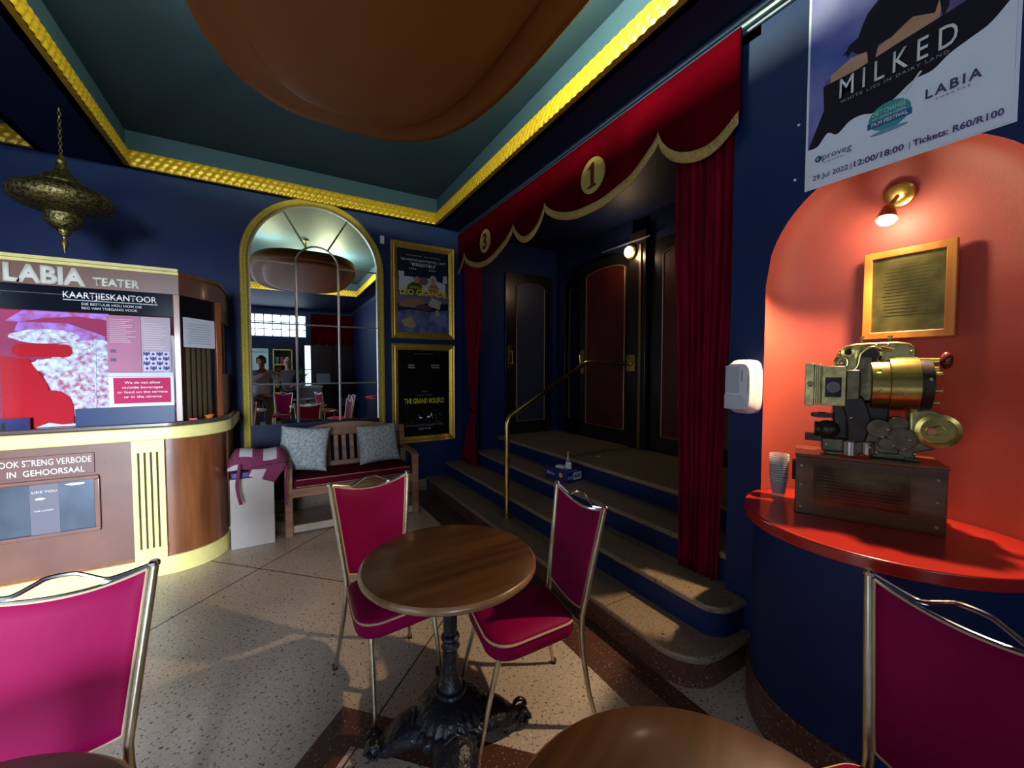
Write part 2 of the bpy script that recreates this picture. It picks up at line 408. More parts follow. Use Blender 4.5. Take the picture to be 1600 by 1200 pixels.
# ceiling with two coffers
def coffer(x0, x1, y0, y1, name, z1=ZC):
    q = B()
    for (a, b, c, d) in ((x0, x1, y1, y1+0.05), (x0, x1, y0-0.05, y0), (x0-0.05, x0, y0-.05, y1+.05), (x1, x1+0.05, y0-.05, y1+.05)):
        q.box(a, b, c, d, ZS, z1)
    q.box(x0-0.05, x1+0.05, y0-0.05, y1+0.05, z1, z1+0.06)
    return struct(q.build(name, CEIL, smooth=False))
CX0, CX1, CY0, CY1 = -1.10, 1.71, -0.9, 4.71
coffer(CX0, CX1, CY0, CY1, 'ceiling')
coffer(XL, -1.64, 0.6, CY1, 'ceiling_side')
so = B()
so.box(CX1, XW, YR, YB, ZS, ZS+0.05); so.box(-1.64, CX0, CY0, YB, ZS, ZS+0.05)
so.box(CX0, CX1, CY1, YB, ZS, ZS+0.05); so.box(XL, -1.64, CY1, YB, ZS, ZS+0.05)
so.box(XL, CX1, YR, CY0, ZS, ZS+0.05); so.box(XL, -1.64, CY0, 0.6, ZS, ZS+0.05)
struct(so.build('ceiling_soffit', SOFF, smooth=False))
struct(bx(XL-.2, 4.2, YR-.2, YB+.2, 3.72, 3.8).build('ceiling_slab', DBLUE, smooth=False))
# gold leaf moulding along the coffer edges
def moulding(name, p0, p1, inward, lab, h=0.145, flat=False):
    p0 = Vector(p0); p1 = Vector(p1); L_ = (p1-p0).length; d = (p1-p0)/L_; inn = Vector(inward)
    per = 0.062; nu = int(L_/per*6)
    def fn(u, v):
        s_ = u*L_; z = ZS-0.005+h*v
        ph = (s_/per - 1.6*v) % 1.0
        k = 0 if flat else 0.016*abs(math.sin(PI*ph))**0.7*(0.55+0.45*abs(math.sin(PI*(v*3 % 1.0))))
        ed = 0.008*math.sin(PI*v)
        return p0+d*s_+inn*(0.012+0.022*(1-v)*0+ed+k+0.02*(1-v))+Vector((0, 0, z))
    q = B(); q.grid(fn, nu, 12)
    q.box(0, 0.001, 0, 0.001, 0, 0) if False else None
    a = p0+inn*0.034+Vector((0, 0, ZS-0.005)); b = p1+inn*0.034+Vector((0, 0, ZS-0.005)); c = p1+Vector((0, 0, ZS-0.005)); e = p0+Vector((0, 0, ZS-0.005))
    q._f([q.bm.verts.new(x) for x in (a, b, c, e)])
    return struct(q.build(name, GOLD, ang=50), lab)
moulding('trim_5', (CX0, CY1, 0), (CX1, CY1, 0), (0, -1, 0), 'gold leaf moulding along the coffer edge over the arched mirror')
moulding('trim_6', (CX1, CY1, 0), (CX1, CY0, 0), (-1, 0, 0), 'gold leaf moulding along the coffer edge beside the red valance')
moulding('trim_7', (CX0, CY0, 0), (CX0, CY1, 0), (1, 0, 0), 'gold leaf moulding along the left coffer edge')
moulding('trim_8', (CX1, CY0, 0), (CX0, CY0, 0), (0, 1, 0), 'gold leaf moulding along the near coffer edge')
moulding('trim_9', (XL, CY1, 0), (-1.64, CY1, 0), (0, -1, 0), 'gold moulding of the second coffer above the ticket booth')
# small cornice on the right wall
q = B()
q.box(XW-0.035, XW, YR, YB, ZS-0.03, ZS); q.tube([(XW-0.012, YR, ZS-0.045), (XW-0.012, YB, ZS-0.045)], 0.016, 8); q.tube([(XW-0.006, YR, ZS-0.075), (XW-0.006, YB, ZS-0.075)], 0.010, 8)
struct(q.build('trim_10', M('cornice_blue', (0.03, 0.055, 0.12), 0.35)), 'slim blue cornice above the red valance')

# hanging oval ceiling disc
def supr(a, b, n_, k=96, s=1.0):
    out = []
    for i in range(k):
        t = 2*PI*i/k; c, s_ = math.cos(t), math.sin(t)
        out.append((a*math.copysign(abs(c)**(2/n_), c), b*math.copysign(abs(s_)**(2/n_), s_)))
    return out
dc = thing('ceiling_disc', 'huge glossy brown oval disc hung under the coffered ceiling', 'ceiling light', (0.42, 1.45, 3.08))
q = B(); K = 96
prof = [(0.0, 0.0), (-0.30, 0.0), (-0.215, 0.0), (-0.20, 0.006), (-0.19, 0.030), (-0.17, 0.036), (-0.06, 0.018), (-0.02, 0.014), (0.0, 0.03), (0.004, 0.10), (-0.02, 0.14)]
rings = []
for (off, z) in prof[1:]:
    rings.append([q.bm.verts.new((x, y, z)) for x, y in supr(0.79+off, 1.48+off, 3.0, K)])
for A, Bq in zip(rings, rings[1:]):
    for k in range(K): q._f([A[k], A[(k+1) % K], Bq[(k+1) % K], Bq[k]])
q._f(rings[0][::-1]); q._f(rings[-1])
q.build('disc', DISC, dc, ang=60)
q = B()
for y in (-0.8, 0.8): q = B(); q.tube([(0, y, 0.14), (0, y, 0.47)], 0.012, 8); q.lathe([(0.05, 0.45), (0.05, 0.478)], (0, y, 0), 16); q.build('hanging_rod', BRASSD, dc)
TUBEM = M('lit_cove_tube', (0.9, 1, 0.7), emit=(0.88, 1.0, 0.52), es=6.0)
q = B(); pts = [(x, y, 0.16) for x, y in supr(0.50, 1.0, 2.6, 40)]
q.tube(pts+[pts[0]], 0.012, 6, cap=False)
q.build('cove_tube', TUBEM, dc)
def point(name, loc, power, col, r=0.05):
    d = bpy.data.lights.new(name, 'POINT'); d.energy = power; d.color = col; d.shadow_soft_size = r
    o = bpy.data.objects.new(name, d); C.objects.link(o); o.location = loc; return o
for i, (x, y, e) in enumerate(((0.42, 0.2, 50), (0.86, 1.5, 120), (-0.10, 2.15, 30))):
    point('cove_lamp_%d' % i, (x, y, 3.30), e, (0.90, 1.0, 0.58), 0.04)

# ============================================================ STAIRS
st = thing('staircase', 'four broad terrazzo steps with blue risers climbing to the screen doors', 'stairs')
def sp(x0, ye, r, xb, yend):
    return [(x0, yend), (x0, ye+r)]+arc(x0+r, ye+r, r, r, 180, 270, 10)[1:]+[(xb, ye), (xb, yend)]
S1 = sp(1.565, 1.065, 0.20, XW-0.002, YB-0.005); S1b = sp(1.58, 1.08, 0.19, XW-0.002, YB-0.005)
S2 = sp(1.81, 1.10, 0.12, XW-0.002, YB-0.005)
def tread(poly, z, nm='tread', m=TZT):
    return B().prism(poly, z-0.035, z).build(nm, m, st, bev=0.010, seg=3)
B().prism(S1b, 0, 0.125).build('riser', TZB, st)
tread(S1, 0.16)
B().prism(sp(1.825, 1.115, 0.11, XW, YB), 0.16, 0.285).build('riser', BLUE, st)
tread(S2, 0.32)
def rect(x0, x1, y0, y1): return [(x0, y1), (x0, y0), (x1, y0), (x1, y1)]
B().prism(rect(2.115, 2.45, 1.222, 4.468), 0.32, 0.445).build('riser', BLUE, st); tread(rect(2.10, 2.45, 1.222, 4.468), 0.48)
B().prism(rect(XW, 2.115, 1.222, 4.468), 0.16, 0.319).build('tread', TZT, st)
B().prism(rect(2.415, XR-0.002, 1.222, 4.468), 0.0, 0.605).build('riser', BLUE, st); tread(rect(2.40, XR-0.002, 1.222, 4.468), 0.64)
q = B()
for (x0, x1, y, z) in ((1.57, 1.81, 2.45, 0.16), (1.57, 1.81, 1.62, 0.16), (1.82, 2.1, 2.6, 0.32), (2.11, 2.4, 2.2, 0.48), (1.57, 1.81, 3.6, 0.16), (1.82, 2.1, 3.7, .32)): bx(x0, x1, y-0.002, y+0.002, z, z+0.0006).build('tread_joint', JOINT, st, smooth=False)

# handrail
hr = thing('handrail', 'polished brass handrail rising from the lowest step to the door post', 'handrail', (2.0-0.25+0.0, 3.055, 0.16))
hx, hz = 1.75, 0.16
pts = [(0, 0, 0.01), (0, 0, 0.84), (0.01, 0, 0.885), (0.035, 0, 0.915), (2.62-hx, 0, 1.545-hz), (2.66-hx, 0, 1.56-hz), (2.72-hx, 0, 1.562-hz), (XR-0.075-hx, 0, 1.555-hz)]
B().tube(pts, 0.0215, 16).build('rail', BRASS, hr)
B().lathe([(0.045, 0), (0.045, 0.006), (0.03, 0.012)], n=24).build('floor_flange', BRASSD, hr)
q = B(); q.box(XR-0.07-hx, XR-0.06-hx, -0.06, 0.055, 1.31, 1.49); q.lathe([(0.03, 0), (0.026, 0.02)], (XR-0.09-hx, 0, 1.395), 16, Matrix.Rotation(PI/2, 4, 'Y'))
q.build('wall_plate', BRASS, hr, bev=0.003)

# ============================================================ VALANCE AND CURTAINS
va = thing('valance', 'deep red scalloped valance with gold fringe above the steps', 'curtain', (XW-0.045, 0, 0))
cusps = [(4.72, 2.70, 0), (4.54, 2.855, 1), (3.37, 2.866, 1), (2.83, 2.865, 1), (1.65, 2.855, 1), (1.19, 2.66, 0)]
def vz(y):
    """lower edge of the fringe"""
    if y > 4.54: t = (y-4.54)/0.36; return 2.855-0.21*math.sin(min(1, t)*PI/2)**0.8
    for a, b, zlo in ((4.54, 3.37, 2.635), (3.37, 2.83, 2.66), (2.83, 1.65, 2.635)):
        if b <= y <= a:
            t = (y-b)/(a-b); return 2.86-(2.86-zlo)*(math.sin(PI*t))**0.62
    t = (1.65-y)/0.56; return 2.855-0.225*math.sin(PI*min(t, 0.85))**0.6
ys = [1.17+(4.74-1.17)*i/240 for i in range(241)]
for c in (4.54, 3.37, 2.83, 1.65): ys.append(c)
ys = sorted(set(ys))
def sway(y): return 0.006*math.sin(y*9)+0.004*math.sin(y*23)
q = B(); NVv = 6
V = [[q.bm.verts.new((-sway(y)*(1-j/NVv), y, (vz(y)+0.045)*(1-j/NVv)+3.185*(j/NVv))) for j in range(NVv+1)] for y in ys]
for i in range(len(ys)-1):
    for j in range(NVv): q._f([V[i][j], V[i+1][j], V[i+1][j+1], V[i][j+1]])
q.build('valance_cloth', VELV2, va, solid=0.012, ang=60)
q = B()
V = [[q.bm.verts.new((-0.012-sway(y)-0.003*math.sin(y*400), y, vz(y)+(0.0, 0.03, 0.062)[j])) for j in range(3)] for y in ys]
for i in range(len(ys)-1):
    for j in range(2): q._f([V[i][j], V[i+1][j], V[i+1][j+1], V[i][j+1]])
q.build('fringe', GOLDC, va, solid=0.006, ang=60)
def badge(y, z, ch, wid):
    r = bpy.data.objects.new('number_badge', None)
    bm_ = B().lathe([(0.124, -0.022), (0.124, -0.014), (0.110, -0.024)][:2], n=40, mx=Matrix.Rotation(PI/2, 4, 'Y'))
    o = bm_.build('number_badge', M('badge_gold', (0.50, 0.34, 0.10), 0.5, 0.2, var=0.1), va); o.location = (0.0, y, z)
    o['label'] = 'gold disc with the number %s' % ch
    if ch == '1':
        t = B().prism([(-0.045, -0.085), (0.045, -0.085), (0.045, -0.07), (0.022, -0.066), (0.022, 0.088), (0.0, 0.088), (-0.045, 0.058), (-0.045, 0.048), (-0.016, 0.054), (-0.016, -0.066), (-0.045, -0.07)], -0.001, 0.001, 'y').build('numeral', INKR, o)
    else: t = text(ch, 0, -0.08, 0.16, INKR, o, width=wid, y=0, bold=0.03, align='CENTER', name='numeral')
    t.location = (-0.026, 0, 0); t.rotation_euler = (0, 0, -PI/2)
    return o
INKR = M('badge_dark_red', (0.07, 0.005, 0.008), 0.6)
badge(2.225, 2.895, '1', 0.055); badge(3.955, 2.90, '3', 0.10)
for ob in list(C.objects):
    if ob.name.startswith('number_badge') and ob.type == 'EMPTY': bpy.data.objects.remove(ob)

def curtain(name, lab, x, keys, folds, amp, mat=VELV, ph=0.0, extra=None):
    """keys: (z, y_centre, width, amplitude factor) from the floor up"""
    def at(z):
        for a, b in zip(keys, keys[1:]):
            if a[0] <= z <= b[0]:
                t = (z-a[0])/(b[0]-a[0]); t = t*t*(3-2*t); return [a[i]*(1-t)+b[i]*t for i in range(1, 4)]
        return keys[-1][1:]
    z0, z1 = keys[0][0], keys[-1][0]
    def fn(u, v):
        z = z0+(z1-z0)*v; c, w_, k = at(z)
        s_ = math.sin(2*PI*folds*u+ph+0.5*math.sin(3*v))+0.35*math.sin(2*PI*folds*2.3*u+1.3+2*v)
        return (x+amp*k*s_, c+(u-0.5)*w_, z)
    q = B(); q.grid(fn, 120, 40)
    t = thing(name, lab, 'curtain', (0, 0, 0))
    q.build('curtain_cloth', mat, t, solid=0.004, ang=180)
    return t
t = curtain('curtain', 'long crimson velvet curtain gathered at the near end of the steps', 2.065,
        [(0.325, 1.398, 0.235, 0.7), (0.8, 1.396, 0.25, 0.8), (1.4, 1.396, 0.284, 0.9), (2.3, 1.40, 0.35, 0.8), (3.1, 1.41, 0.36, 0.7)], 7, 0.021)
t = curtain('curtain', 'crimson velvet curtain tied back at the far end of the steps', 2.027,
        [(0.325, 4.50, 0.48, 1.0), (0.62, 4.46, 0.27, 0.9), (1.0, 4.36, 0.085, 0.9), (1.4, 4.37, 0.22, 0.8), (2.1, 4.36, 0.44, 0.8), (2.95, 4.36, 0.52, 0.6)], 6, 0.013)
B().tube([(2.02+0.028*math.cos(a), 4.36+0.06*math.sin(a), 1.0+0.02*math.sin(a)) for a in [2*PI*i/16 for i in range(17)]], 0.012, 8).build('tieback', VELV2, t)

# ============================================================ NICHE COUNTER
ct = thing('counter', 'rounded blue counter with a glossy red top under the red niche', 'counter', (XW, NY, 0))
def dsh(r, n_=36, back=0.0): return [(back, -r)]+[(r*math.cos(math.radians(a)), r*math.sin(math.radians(a))) for a in [270-180*i/n_ for i in range(n_+1)]][1:-1]+[(back, r)]
B().prism(dsh(0.42), 0.19, 0.855).build('counter_body', BLUE, ct, ang=30)
B().prism(dsh(0.435), 0.0, 0.19).build('skirting', TZB, ct, bev=0.008)
top = dsh(0.456)[1:-1]
nich = [(ND*math.sin(PI*u)**0.8, -NA*math.cos(PI*u)) for u in [0.02+0.96*i/30 for i in range(31)]]
poly = [(0, -0.454)]+dsh(0.456)[1:-1]+[(0, 0.454), (0, 0.44)]+[(x*0.985, y*0.985) for x, y in nich[::-1]]+[(0, -0.44)]
B().prism(poly, 0.855, 0.90).build('counter_top', CTOP, ct, bev=0.014, seg=4)

# niche lamp
nl = thing('spot_lamp', 'small brass spot lamp with a glowing bulb in the red niche', 'lamp', (2.235, 0.625, 2.225))
mxr = Matrix.Rotation(-math.radians(125), 4, 'Y')
B().lathe([(0.050, 0.0), (0.052, 0.012), (0.046, 0.018), (0.012, 0.020)], (0, 0, 0), 32, mxr).build('mounting_plate', BRASS, nl)
B().tube([(0, 0, 0), (-0.03, 0.01, -0.03), (-0.05, 0.02, -0.06)], 0.008, 8).build('arm', BRASSD, nl)
mxs = Matrix.Rotation(math.radians(18), 4, 'Y')
B().lathe([(0.018, -0.04), (0.022, -0.05), (0.036, -0.098), (0.034, -0.098), (0.02, -0.052)], (-0.04, 0.02, -0.02), 24, mxs, cap=False).build('lamp_shade', BRASS, nl)
B().ball((-0.068, 0.02, -0.115), (0.031, 0.031, 0.022), 12).build('bulb', M('warm_bulb', (1, 0.9, 0.7), emit=(1.0, 0.86, 0.62), es=30), nl)
sd = bpy.data.lights.new('niche_spot', 'SPOT'); sd.energy = 95; sd.color = (1.0, 0.72, 0.42); sd.spot_size = math.radians(100); sd.spot_blend = 0.55; sd.shadow_soft_size = 0.022
so_ = bpy.data.objects.new('niche_spot', sd); C.objects.link(so_); so_.location = (2.197, 0.66, 2.066)
so_.rotation_euler = Vector((-1.0, 0.30, -1.7)).to_track_quat('-Z', 'Y').to_euler()
point('niche_bulb_glow', (2.165, 0.645, 2.072), 2.2, (1.0, 0.74, 0.46), 0.025)

# framed brass plaque
pf = thing('framed_plaque', 'wood framed brass plaque hanging in the red niche', 'plaque', (2.272, 0.60, 1.815), -PI/2, rx=0.0)
OAK = woodmat('honey_wood', (0.42, 0.15, 0.02), (0.58, 0.25, 0.04), 0.4, 2, 2)
q = B()
W, H_ = 0.142, 0.188; b_ = 0.030
for (P) in ([(-W, -H_), (W, -H_), (W-b_, -H_+b_), (-W+b_, -H_+b_)], [(W, -H_), (W, H_), (W-b_, H_-b_), (W-b_, -H_+b_)],
            [(W, H_), (-W, H_), (-W+b_, H_-b_), (W-b_, H_-b_)], [(-W, H_), (-W, -H_), (-W+b_, -H_+b_), (-W+b_, H_-b_)]):
    q.prism(P, -0.022, 0.0, 'y')
q.build('frame', OAK, pf, bev=0.003)
bx(-W+b_, W-b_, -0.012, -0.006, -H_+b_, H_-b_).build('brass_plate', M('etched_brass', (0.20, 0.175, 0.06), 0.35, 0.7, var=0.3, scale=14, bump=0.05, bscale=200), pf)
q = B()
random.seed(3)
for i in range(17):
    z = 0.135-i*0.014; wd = (0.05, 0.035, 0.075, 0.08)[min(i, 3)]*(0.8+0.2*random.random())
    q.box(-wd, wd, -0.0128, -0.012, z, z+0.0022)
q.build('engraving', M('engraved_lines', (0.15, 0.13, 0.045), 0.45, 0.6), pf, smooth=False)

# cups
cup0 = None
for i in range(12):
    z = 0.90+0.0105*i
    lab = '%s clear plastic cup from the bottom of the stack on the red counter' % ('', 'second', 'third', 'fourth', 'fifth', 'sixth', 'seventh', 'eighth', 'ninth', 'tenth', 'eleventh', '')[i]
    if i == 0: lab = 'bottom clear plastic cup of the stack, standing on the red counter'
    if i == 11: lab = 'topmost clear plastic cup of the stack on the red counter'
    if cup0 is None:
        o = B().lathe([(0.0245, 0.0), (0.0245, 0.0015), (0.036, 0.084), (0.0385, 0.084), (0.0385, 0.088), (0.035, 0.088), (0.0235, 0.003), (0.001, 0.003)], n=28, cap=True)
        o.mi = 1; o.lathe([(0.0362, 0.0835), (0.0392, 0.0835), (0.0392, 0.0875), (0.0362, 0.0875)], n=28, cap=False)
        o = o.build('plastic_cup', [CUPM, M('cup_rim', (0.85, 0.85, 0.88), 0.25, alpha=0.55)])
        cup0 = o
    else:
        o = cup0.copy(); C.objects.link(o)
    o.location = (2.003, 0.948, z); tag(o, lab, 'cup', 'stacked clear cups on the red counter')

# wooden box
BXR = math.radians(-66)
wb = thing('wooden_box', 'dark stained wooden box with a metal plate under the film projector', 'box', (2.04, 0.656, 0.90), BXR)
PW = woodmat('box_dark_wood', (0.060, 0.022, 0.007), (0.12, 0.048, 0.016), 0.22, 0, 2.5, coat=0.4)
q = B(); q.box(-0.22, 0.22, -0.105, 0.105, 0.0, 0.238)
q.build('box_body', PW, wb, bev=0.003)
bx(-0.223, 0.223, -0.108, 0.108, 0.238, 0.25).build('lid', woodmat('box_lid_wood', (0.10, 0.035, 0.012), (0.20, 0.075, 0.025), 0.2, 0, 2.5, coat=0.5), wb, bev=0.002)
bx(-0.16, 0.125, -0.1065, -0.105, 0.06, 0.205).build('plate', M('dark_engraved_plate', (0.10, 0.065, 0.035), 0.16, 0.75, var=0.25, scale=30), wb)
q = B()
for i in range(9): q.box(-0.14, 0.105, -0.1071, -0.1065, 0.075+i*0.013, 0.0765+i*0.013)
q.build('engraving', M('plate_lines', (0.05, 0.03, 0.02), 0.5), wb, smooth=False)
q = B()
for x in (-0.2, 0.195):
    for z in (0.03, 0.12, 0.2): B().lathe([(0.006, 0), (0.004, 0.003)], (x, -0.105, z), 10, Matrix.Rotation(PI/2, 4, 'X')).build('screw', BRASSD, wb)
bx(-0.232, -0.22, -0.03, 0.03, 0.12, 0.20).build('side_catch', BLACKM, wb, bev=0.002)

# ============================================================ FILM PROJECTOR
pj = thing('film_projector', 'vintage brass and grey film projector mechanism standing on the wooden box', 'projector', (2.04, 0.656, 1.15), BXR)
GREY = M('aged_gunmetal', (0.13, 0.115, 0.075), 0.34, 0.75, var=0.3, scale=25, bump=0.15, bscale=50)
DARKM = M('oiled_dark_metal', (0.030, 0.022, 0.020), 0.35, 0.5, var=0.3, scale=20, bump=0.1, bscale=60)
BR2 = M('projector_brass', (0.52, 0.40, 0.12), 0.24, 0.95, var=0.2, scale=18, bump=0.04, bscale=60)
BR3 = M('projector_dull_brass', (0.36, 0.31, 0.14), 0.34, 0.85, var=0.25, scale=25, bump=0.08, bscale=70)
RY = lambda a: Matrix.Rotation(a, 4, 'Y'); RX = lambda a: Matrix.Rotation(a, 4, 'X')
def cyx(b, x0, x1, y, z, r, n_=28): return b.lathe([(r*0.97, 0), (r, (x1-x0)*0.02), (r, (x1-x0)*0.98), (r*0.97, x1-x0)], (x0, y, z), n_, RY(PI/2))
def cyy(b, y0, y1, x, z, r, n_=28): return b.lathe([(r*0.95, 0), (r, abs(y1-y0)*0.06), (r, abs(y1-y0)*0.94), (r*0.95, abs(y1-y0))], (x, max(y0, y1), z), n_, RX(PI/2))
# base casting
STS = M('steel_screws', (0.6, 0.55, 0.4), 0.25, 1.0)
q = B(); q.box(-0.135, 0.03, -0.06, 0.05, 0.012, 0.065); q.box(-0.06, 0.10, -0.05, 0.05, 0.02, 0.10)
q.prism([(0.02, 0.0), (0.15, 0.0), (0.14, 0.03), (0.20, 0.055), (0.21, 0.11), (0.02, 0.11)], -0.045, 0.045, 'y')
q.build('base_casting', GREY, pj, bev=0.006, seg=3)
q = B(); q.lathe([(0.026, 0), (0.026, 0.052), (0.02, 0.058)], (-0.045, -0.06, 0.006), 24); q.lathe([(0.015, 0), (0.018, 0.045)], (0.005, -0.055, 0.012), 16)
q.build('oil_cup', M('bright_steel', (0.45, 0.43, 0.38), 0.25, 0.9), pj)
for i, (x, y) in enumerate(((-0.1, -0.05), (0.135, -0.04), (-0.1, 0.045), (0.135, 0.04))):
    bx(x-0.022, x+0.022, y-0.014, y+0.014, 0, 0.014).build('foot', GREY, pj, bev=0.003)
# dark gear body
q = B(); q.box(-0.10, 0.07, -0.035, 0.045, 0.06, 0.22); q.prism([(-0.055, 0.05), (0.0, 0.06), (0.02, 0.14), (-0.01, 0.24), (-0.085, 0.24), (-0.06, 0.15)], -0.065, -0.035, 'y')
q.build('gear_body', DARKM, pj, bev=0.008, seg=3)
q = B(); q.ball((-0.118, -0.045, 0.10), (0.042, 0.038, 0.038)); cyx(q, -0.16, -0.12, -0.045, 0.10, 0.030)
q.build('motor_housing', DARKM, pj)
q = B(); q.box(-0.19, -0.13, -0.045, 0.0, 0.048, 0.078); q.build('lever', DARKM, pj, bev=0.002); q = B(); q.box(-0.165, -0.10, -0.05, -0.01, 0.148, 0.166); cyx(q, -0.172, -0.145, -0.03, 0.157, 0.008); cyx(q, -0.15, -0.12, -0.03, 0.157, 0.012)
q.build('lever', DARKM, pj, bev=0.002)
# lower gear case with cylinders
q = B()
cyy(q, -0.085, -0.04, 0.035, 0.12, 0.036); cyy(q, -0.07, -0.03, 0.09, 0.14, 0.030); cyy(q, -0.08, -0.04, 0.10, 0.085, 0.042)
cyy(q, -0.095, -0.05, 0.055, 0.065, 0.022)
q.build('gear_case', M('mid_gunmetal', (0.16, 0.12, 0.085), 0.3, 0.8, var=0.3, scale=25), pj)
q = B()
for (x, z) in ((0.01, 0.045), (0.045, 0.09), (0.075, 0.06), (0.105, 0.05), (0.12, 0.085), (0.135, 0.035), (0.075, 0.165), (0.03, 0.03), (-0.12, 0.04), (0.06, 0.12), (-0.045, 0.155)):
    B().lathe([(0.0055, 0), (0.0055, 0.006), (0.003, 0.008)], (x, -0.088 if x > 0 else -0.062, z), 10, RX(PI/2)).build('bolt', STS, pj)
# rear flywheel housing
q = B(); q.prism([(0.12, 0.045), (0.19, 0.045), (0.235, 0.075), (0.258, 0.12), (0.235, 0.175), (0.18, 0.205), (0.12, 0.19)], -0.045, 0.02, 'y')
q.build('flywheel_housing', BR3, pj, bev=0.012, seg=4)
q = B(); q.lathe([(0.060, 0), (0.062, 0.012), (0.048, 0.016), (0.046, 0.006), (0.02, 0.006), (0.016, 0.018)], (0.20, -0.043, 0.122), 36, RX(PI/2))
q.build('flywheel', BR2, pj)
q = B(); cyy(q, -0.065, -0.045, 0.182, 0.12, 0.014, 16); q.build('hub_cap', M('pink_copper', (0.6, 0.25, 0.16), 0.3, 0.9), pj)
# lamp drum
q = B(); cyx(q, 0.01, 0.062, -0.015, 0.288, 0.096, 40); q.build('drum', BR2, pj, ang=40)
q = B(); cyx(q, 0.062, 0.145, -0.015, 0.290, 0.104, 40); q.build('drum', BR2, pj, ang=40)
q = B(); cyx(q, 0.145, 0.178, -0.015, 0.290, 0.098, 40); cyx(q, 0.178, 0.186, -0.015, 0.29, 0.06, 30)
q.build('drum_end_cap', DARKM, pj, ang=40)
q = B(); q.box(0.064, 0.142, -0.075, -0.055, 0.368, 0.376); q.build('drum_slot', BLACKM, pj)
q = B()
for (x, z) in ((0.03, 0.345), (0.035, 0.265), (0.10, 0.26), (0.165, 0.31)): B().lathe([(0.006, 0), (0.005, 0.006)], (x, -0.118+0.25*abs(z-0.288)**1.0, z), 10, RX(PI/2)).build('bolt', STS, pj)
q = B()
for (z, y) in ((0.225, -0.05), (0.27, -0.085), (0.33, -0.075), (0.35, 0.0)): q = B(); cyx(q, 0.178, 0.20, y, z, 0.008, 12); q.build('terminal', BRASSD, pj)
q = B(); q.tube([(0.125, 0, 0.372), (0.16, 0, 0.378), (0.205, -0.01, 0.378)], [0.014, 0.013, 0.012], 12); q.build('crank_arm', BR2, pj)
q = B(); q.ball((0.222, -0.012, 0.380), (0.018, 0.022, 0.032)); q.build('crank_knob', M('dark_red_knob', (0.10, 0.012, 0.01), 0.25), pj)
q = B(); cyx(q, 0.155, 0.195, -0.05, 0.345, 0.012, 14); q.build('small_knob', BRASSD, pj)
# head casting (back plate, rounded) with lens parts
hp_ = [(-0.092, 0.30), (-0.094, 0.395), (-0.085, 0.425), (-0.06, 0.445), (-0.03, 0.452), (0.09, 0.455), (0.125, 0.448), (0.143, 0.43), (0.145, 0.40), (0.14, 0.30)]
q = B(); q.prism(hp_, -0.01, 0.055, 'y'); q.build('head_casting', BR3, pj, bev=0.010, seg=4)
q = B(); q.lathe([(0.040, 0), (0.042, 0.012), (0.034, 0.014), (0.033, 0.004), (0.001, 0.004)], (0.005, -0.008, 0.405), 30, RX(PI/2)); q.build('sprocket_window', BR2, pj)
q = B(); cyy(q, -0.028, -0.01, 0.005, 0.405, 0.030, 24); q.build('dark_roller', DARKM, pj)
q = B(); q.lathe([(0.022, 0), (0.022, 0.02), (0.012, 0.022), (0.011, 0.004), (0.001, 0.004)], (-0.058, -0.008, 0.417), 24, RX(PI/2)); q.build('lens_tube', BR2, pj)
q = B(); cyy(q, -0.03, -0.022, -0.058, 0.417, 0.010, 16); q.build('lens', BLACK, pj)
q = B()
pts = smoothpath([(-0.075, -0.02, 0.352), (-0.098, -0.03, 0.372), (-0.088, -0.03, 0.398), (-0.062, -0.03, 0.39), (-0.06, -0.03, 0.362), (-0.08, -0.03, 0.345), (-0.05, -0.03, 0.338), (-0.028, -0.03, 0.36), (-0.018, -0.03, 0.41), (0.015, -0.03, 0.435), (0.04, -0.03, 0.425), (0.075, -0.03, 0.42)], 6)
q.tube(pts, 0.005, 8); q.ball((-0.078, -0.03, 0.372), 0.013); q.build('film_guide', M('pale_brass', (0.72, 0.60, 0.30), 0.22, 0.95), pj)
q = B(); q.tube([(0.04, -0.028, 0.43), (0.078, -0.028, 0.42)], [0.009, 0.006], 10); q.tube([(0.045, -0.025, 0.40), (0.04, -0.03, 0.36)], 0.006, 8); q.build('gate_latch', BR2, pj)
for x in (-0.012, 0.072):
    B().lathe([(0.006, 0), (0.004, 0.02), (0.008, 0.022), (0.008, 0.028)], (x, 0.02, 0.452), 12).build('top_pin', BRASSD, pj)
q = B()
for (x, z) in ((0.028, 0.44), (0.062, 0.442), (-0.085, 0.41), (-0.015, 0.345), (0.128, 0.415)): q = B(); q.ball((x, -0.014, z), 0.006, 8); q.build('rivet', BR2, pj)
# lamp-house box on the left
q = B(); q.box(-0.195, -0.165, -0.055, 0.06, 0.195, 0.372); q.build('front_plate', BR3, pj, bev=0.002)
q = B(); q.box(-0.165, -0.14, -0.06, 0.05, 0.20, 0.368); q.box(-0.14, -0.065, -0.075, 0.04, 0.20, 0.360)
for i in range(4): q.box(-0.16+i*0.007, -0.157+i*0.007, -0.064, -0.06, 0.205, 0.36)
q.build('shutter_box', BR3, pj, bev=0.002)
q = B(); q.box(-0.065, -0.02, -0.07, 0.03, 0.225, 0.345); q.build('gate_block', GREY, pj, bev=0.006)
bx(-0.03, 0.02, -0.03, 0.03, 0.22, 0.40).build('gate_column', GREY, pj, bev=0.006)
bx(-0.130, -0.078, -0.078, -0.0745, 0.235, 0.315).build('dial_panel', BLACK, pj, bev=0.001)
q = B(); q.lathe([(0.022, 0), (0.022, 0.003), (0.018, 0.003), (0.018, 0.001), (0.012, 0.001), (0.011, 0.004), (0.005, 0.004), (0.004, 0.008)], (-0.104, -0.078, 0.275), 28, RX(PI/2)); q.build('dial', M('dial_grey', (0.12, 0.10, 0.10), 0.3, 0.6), pj)
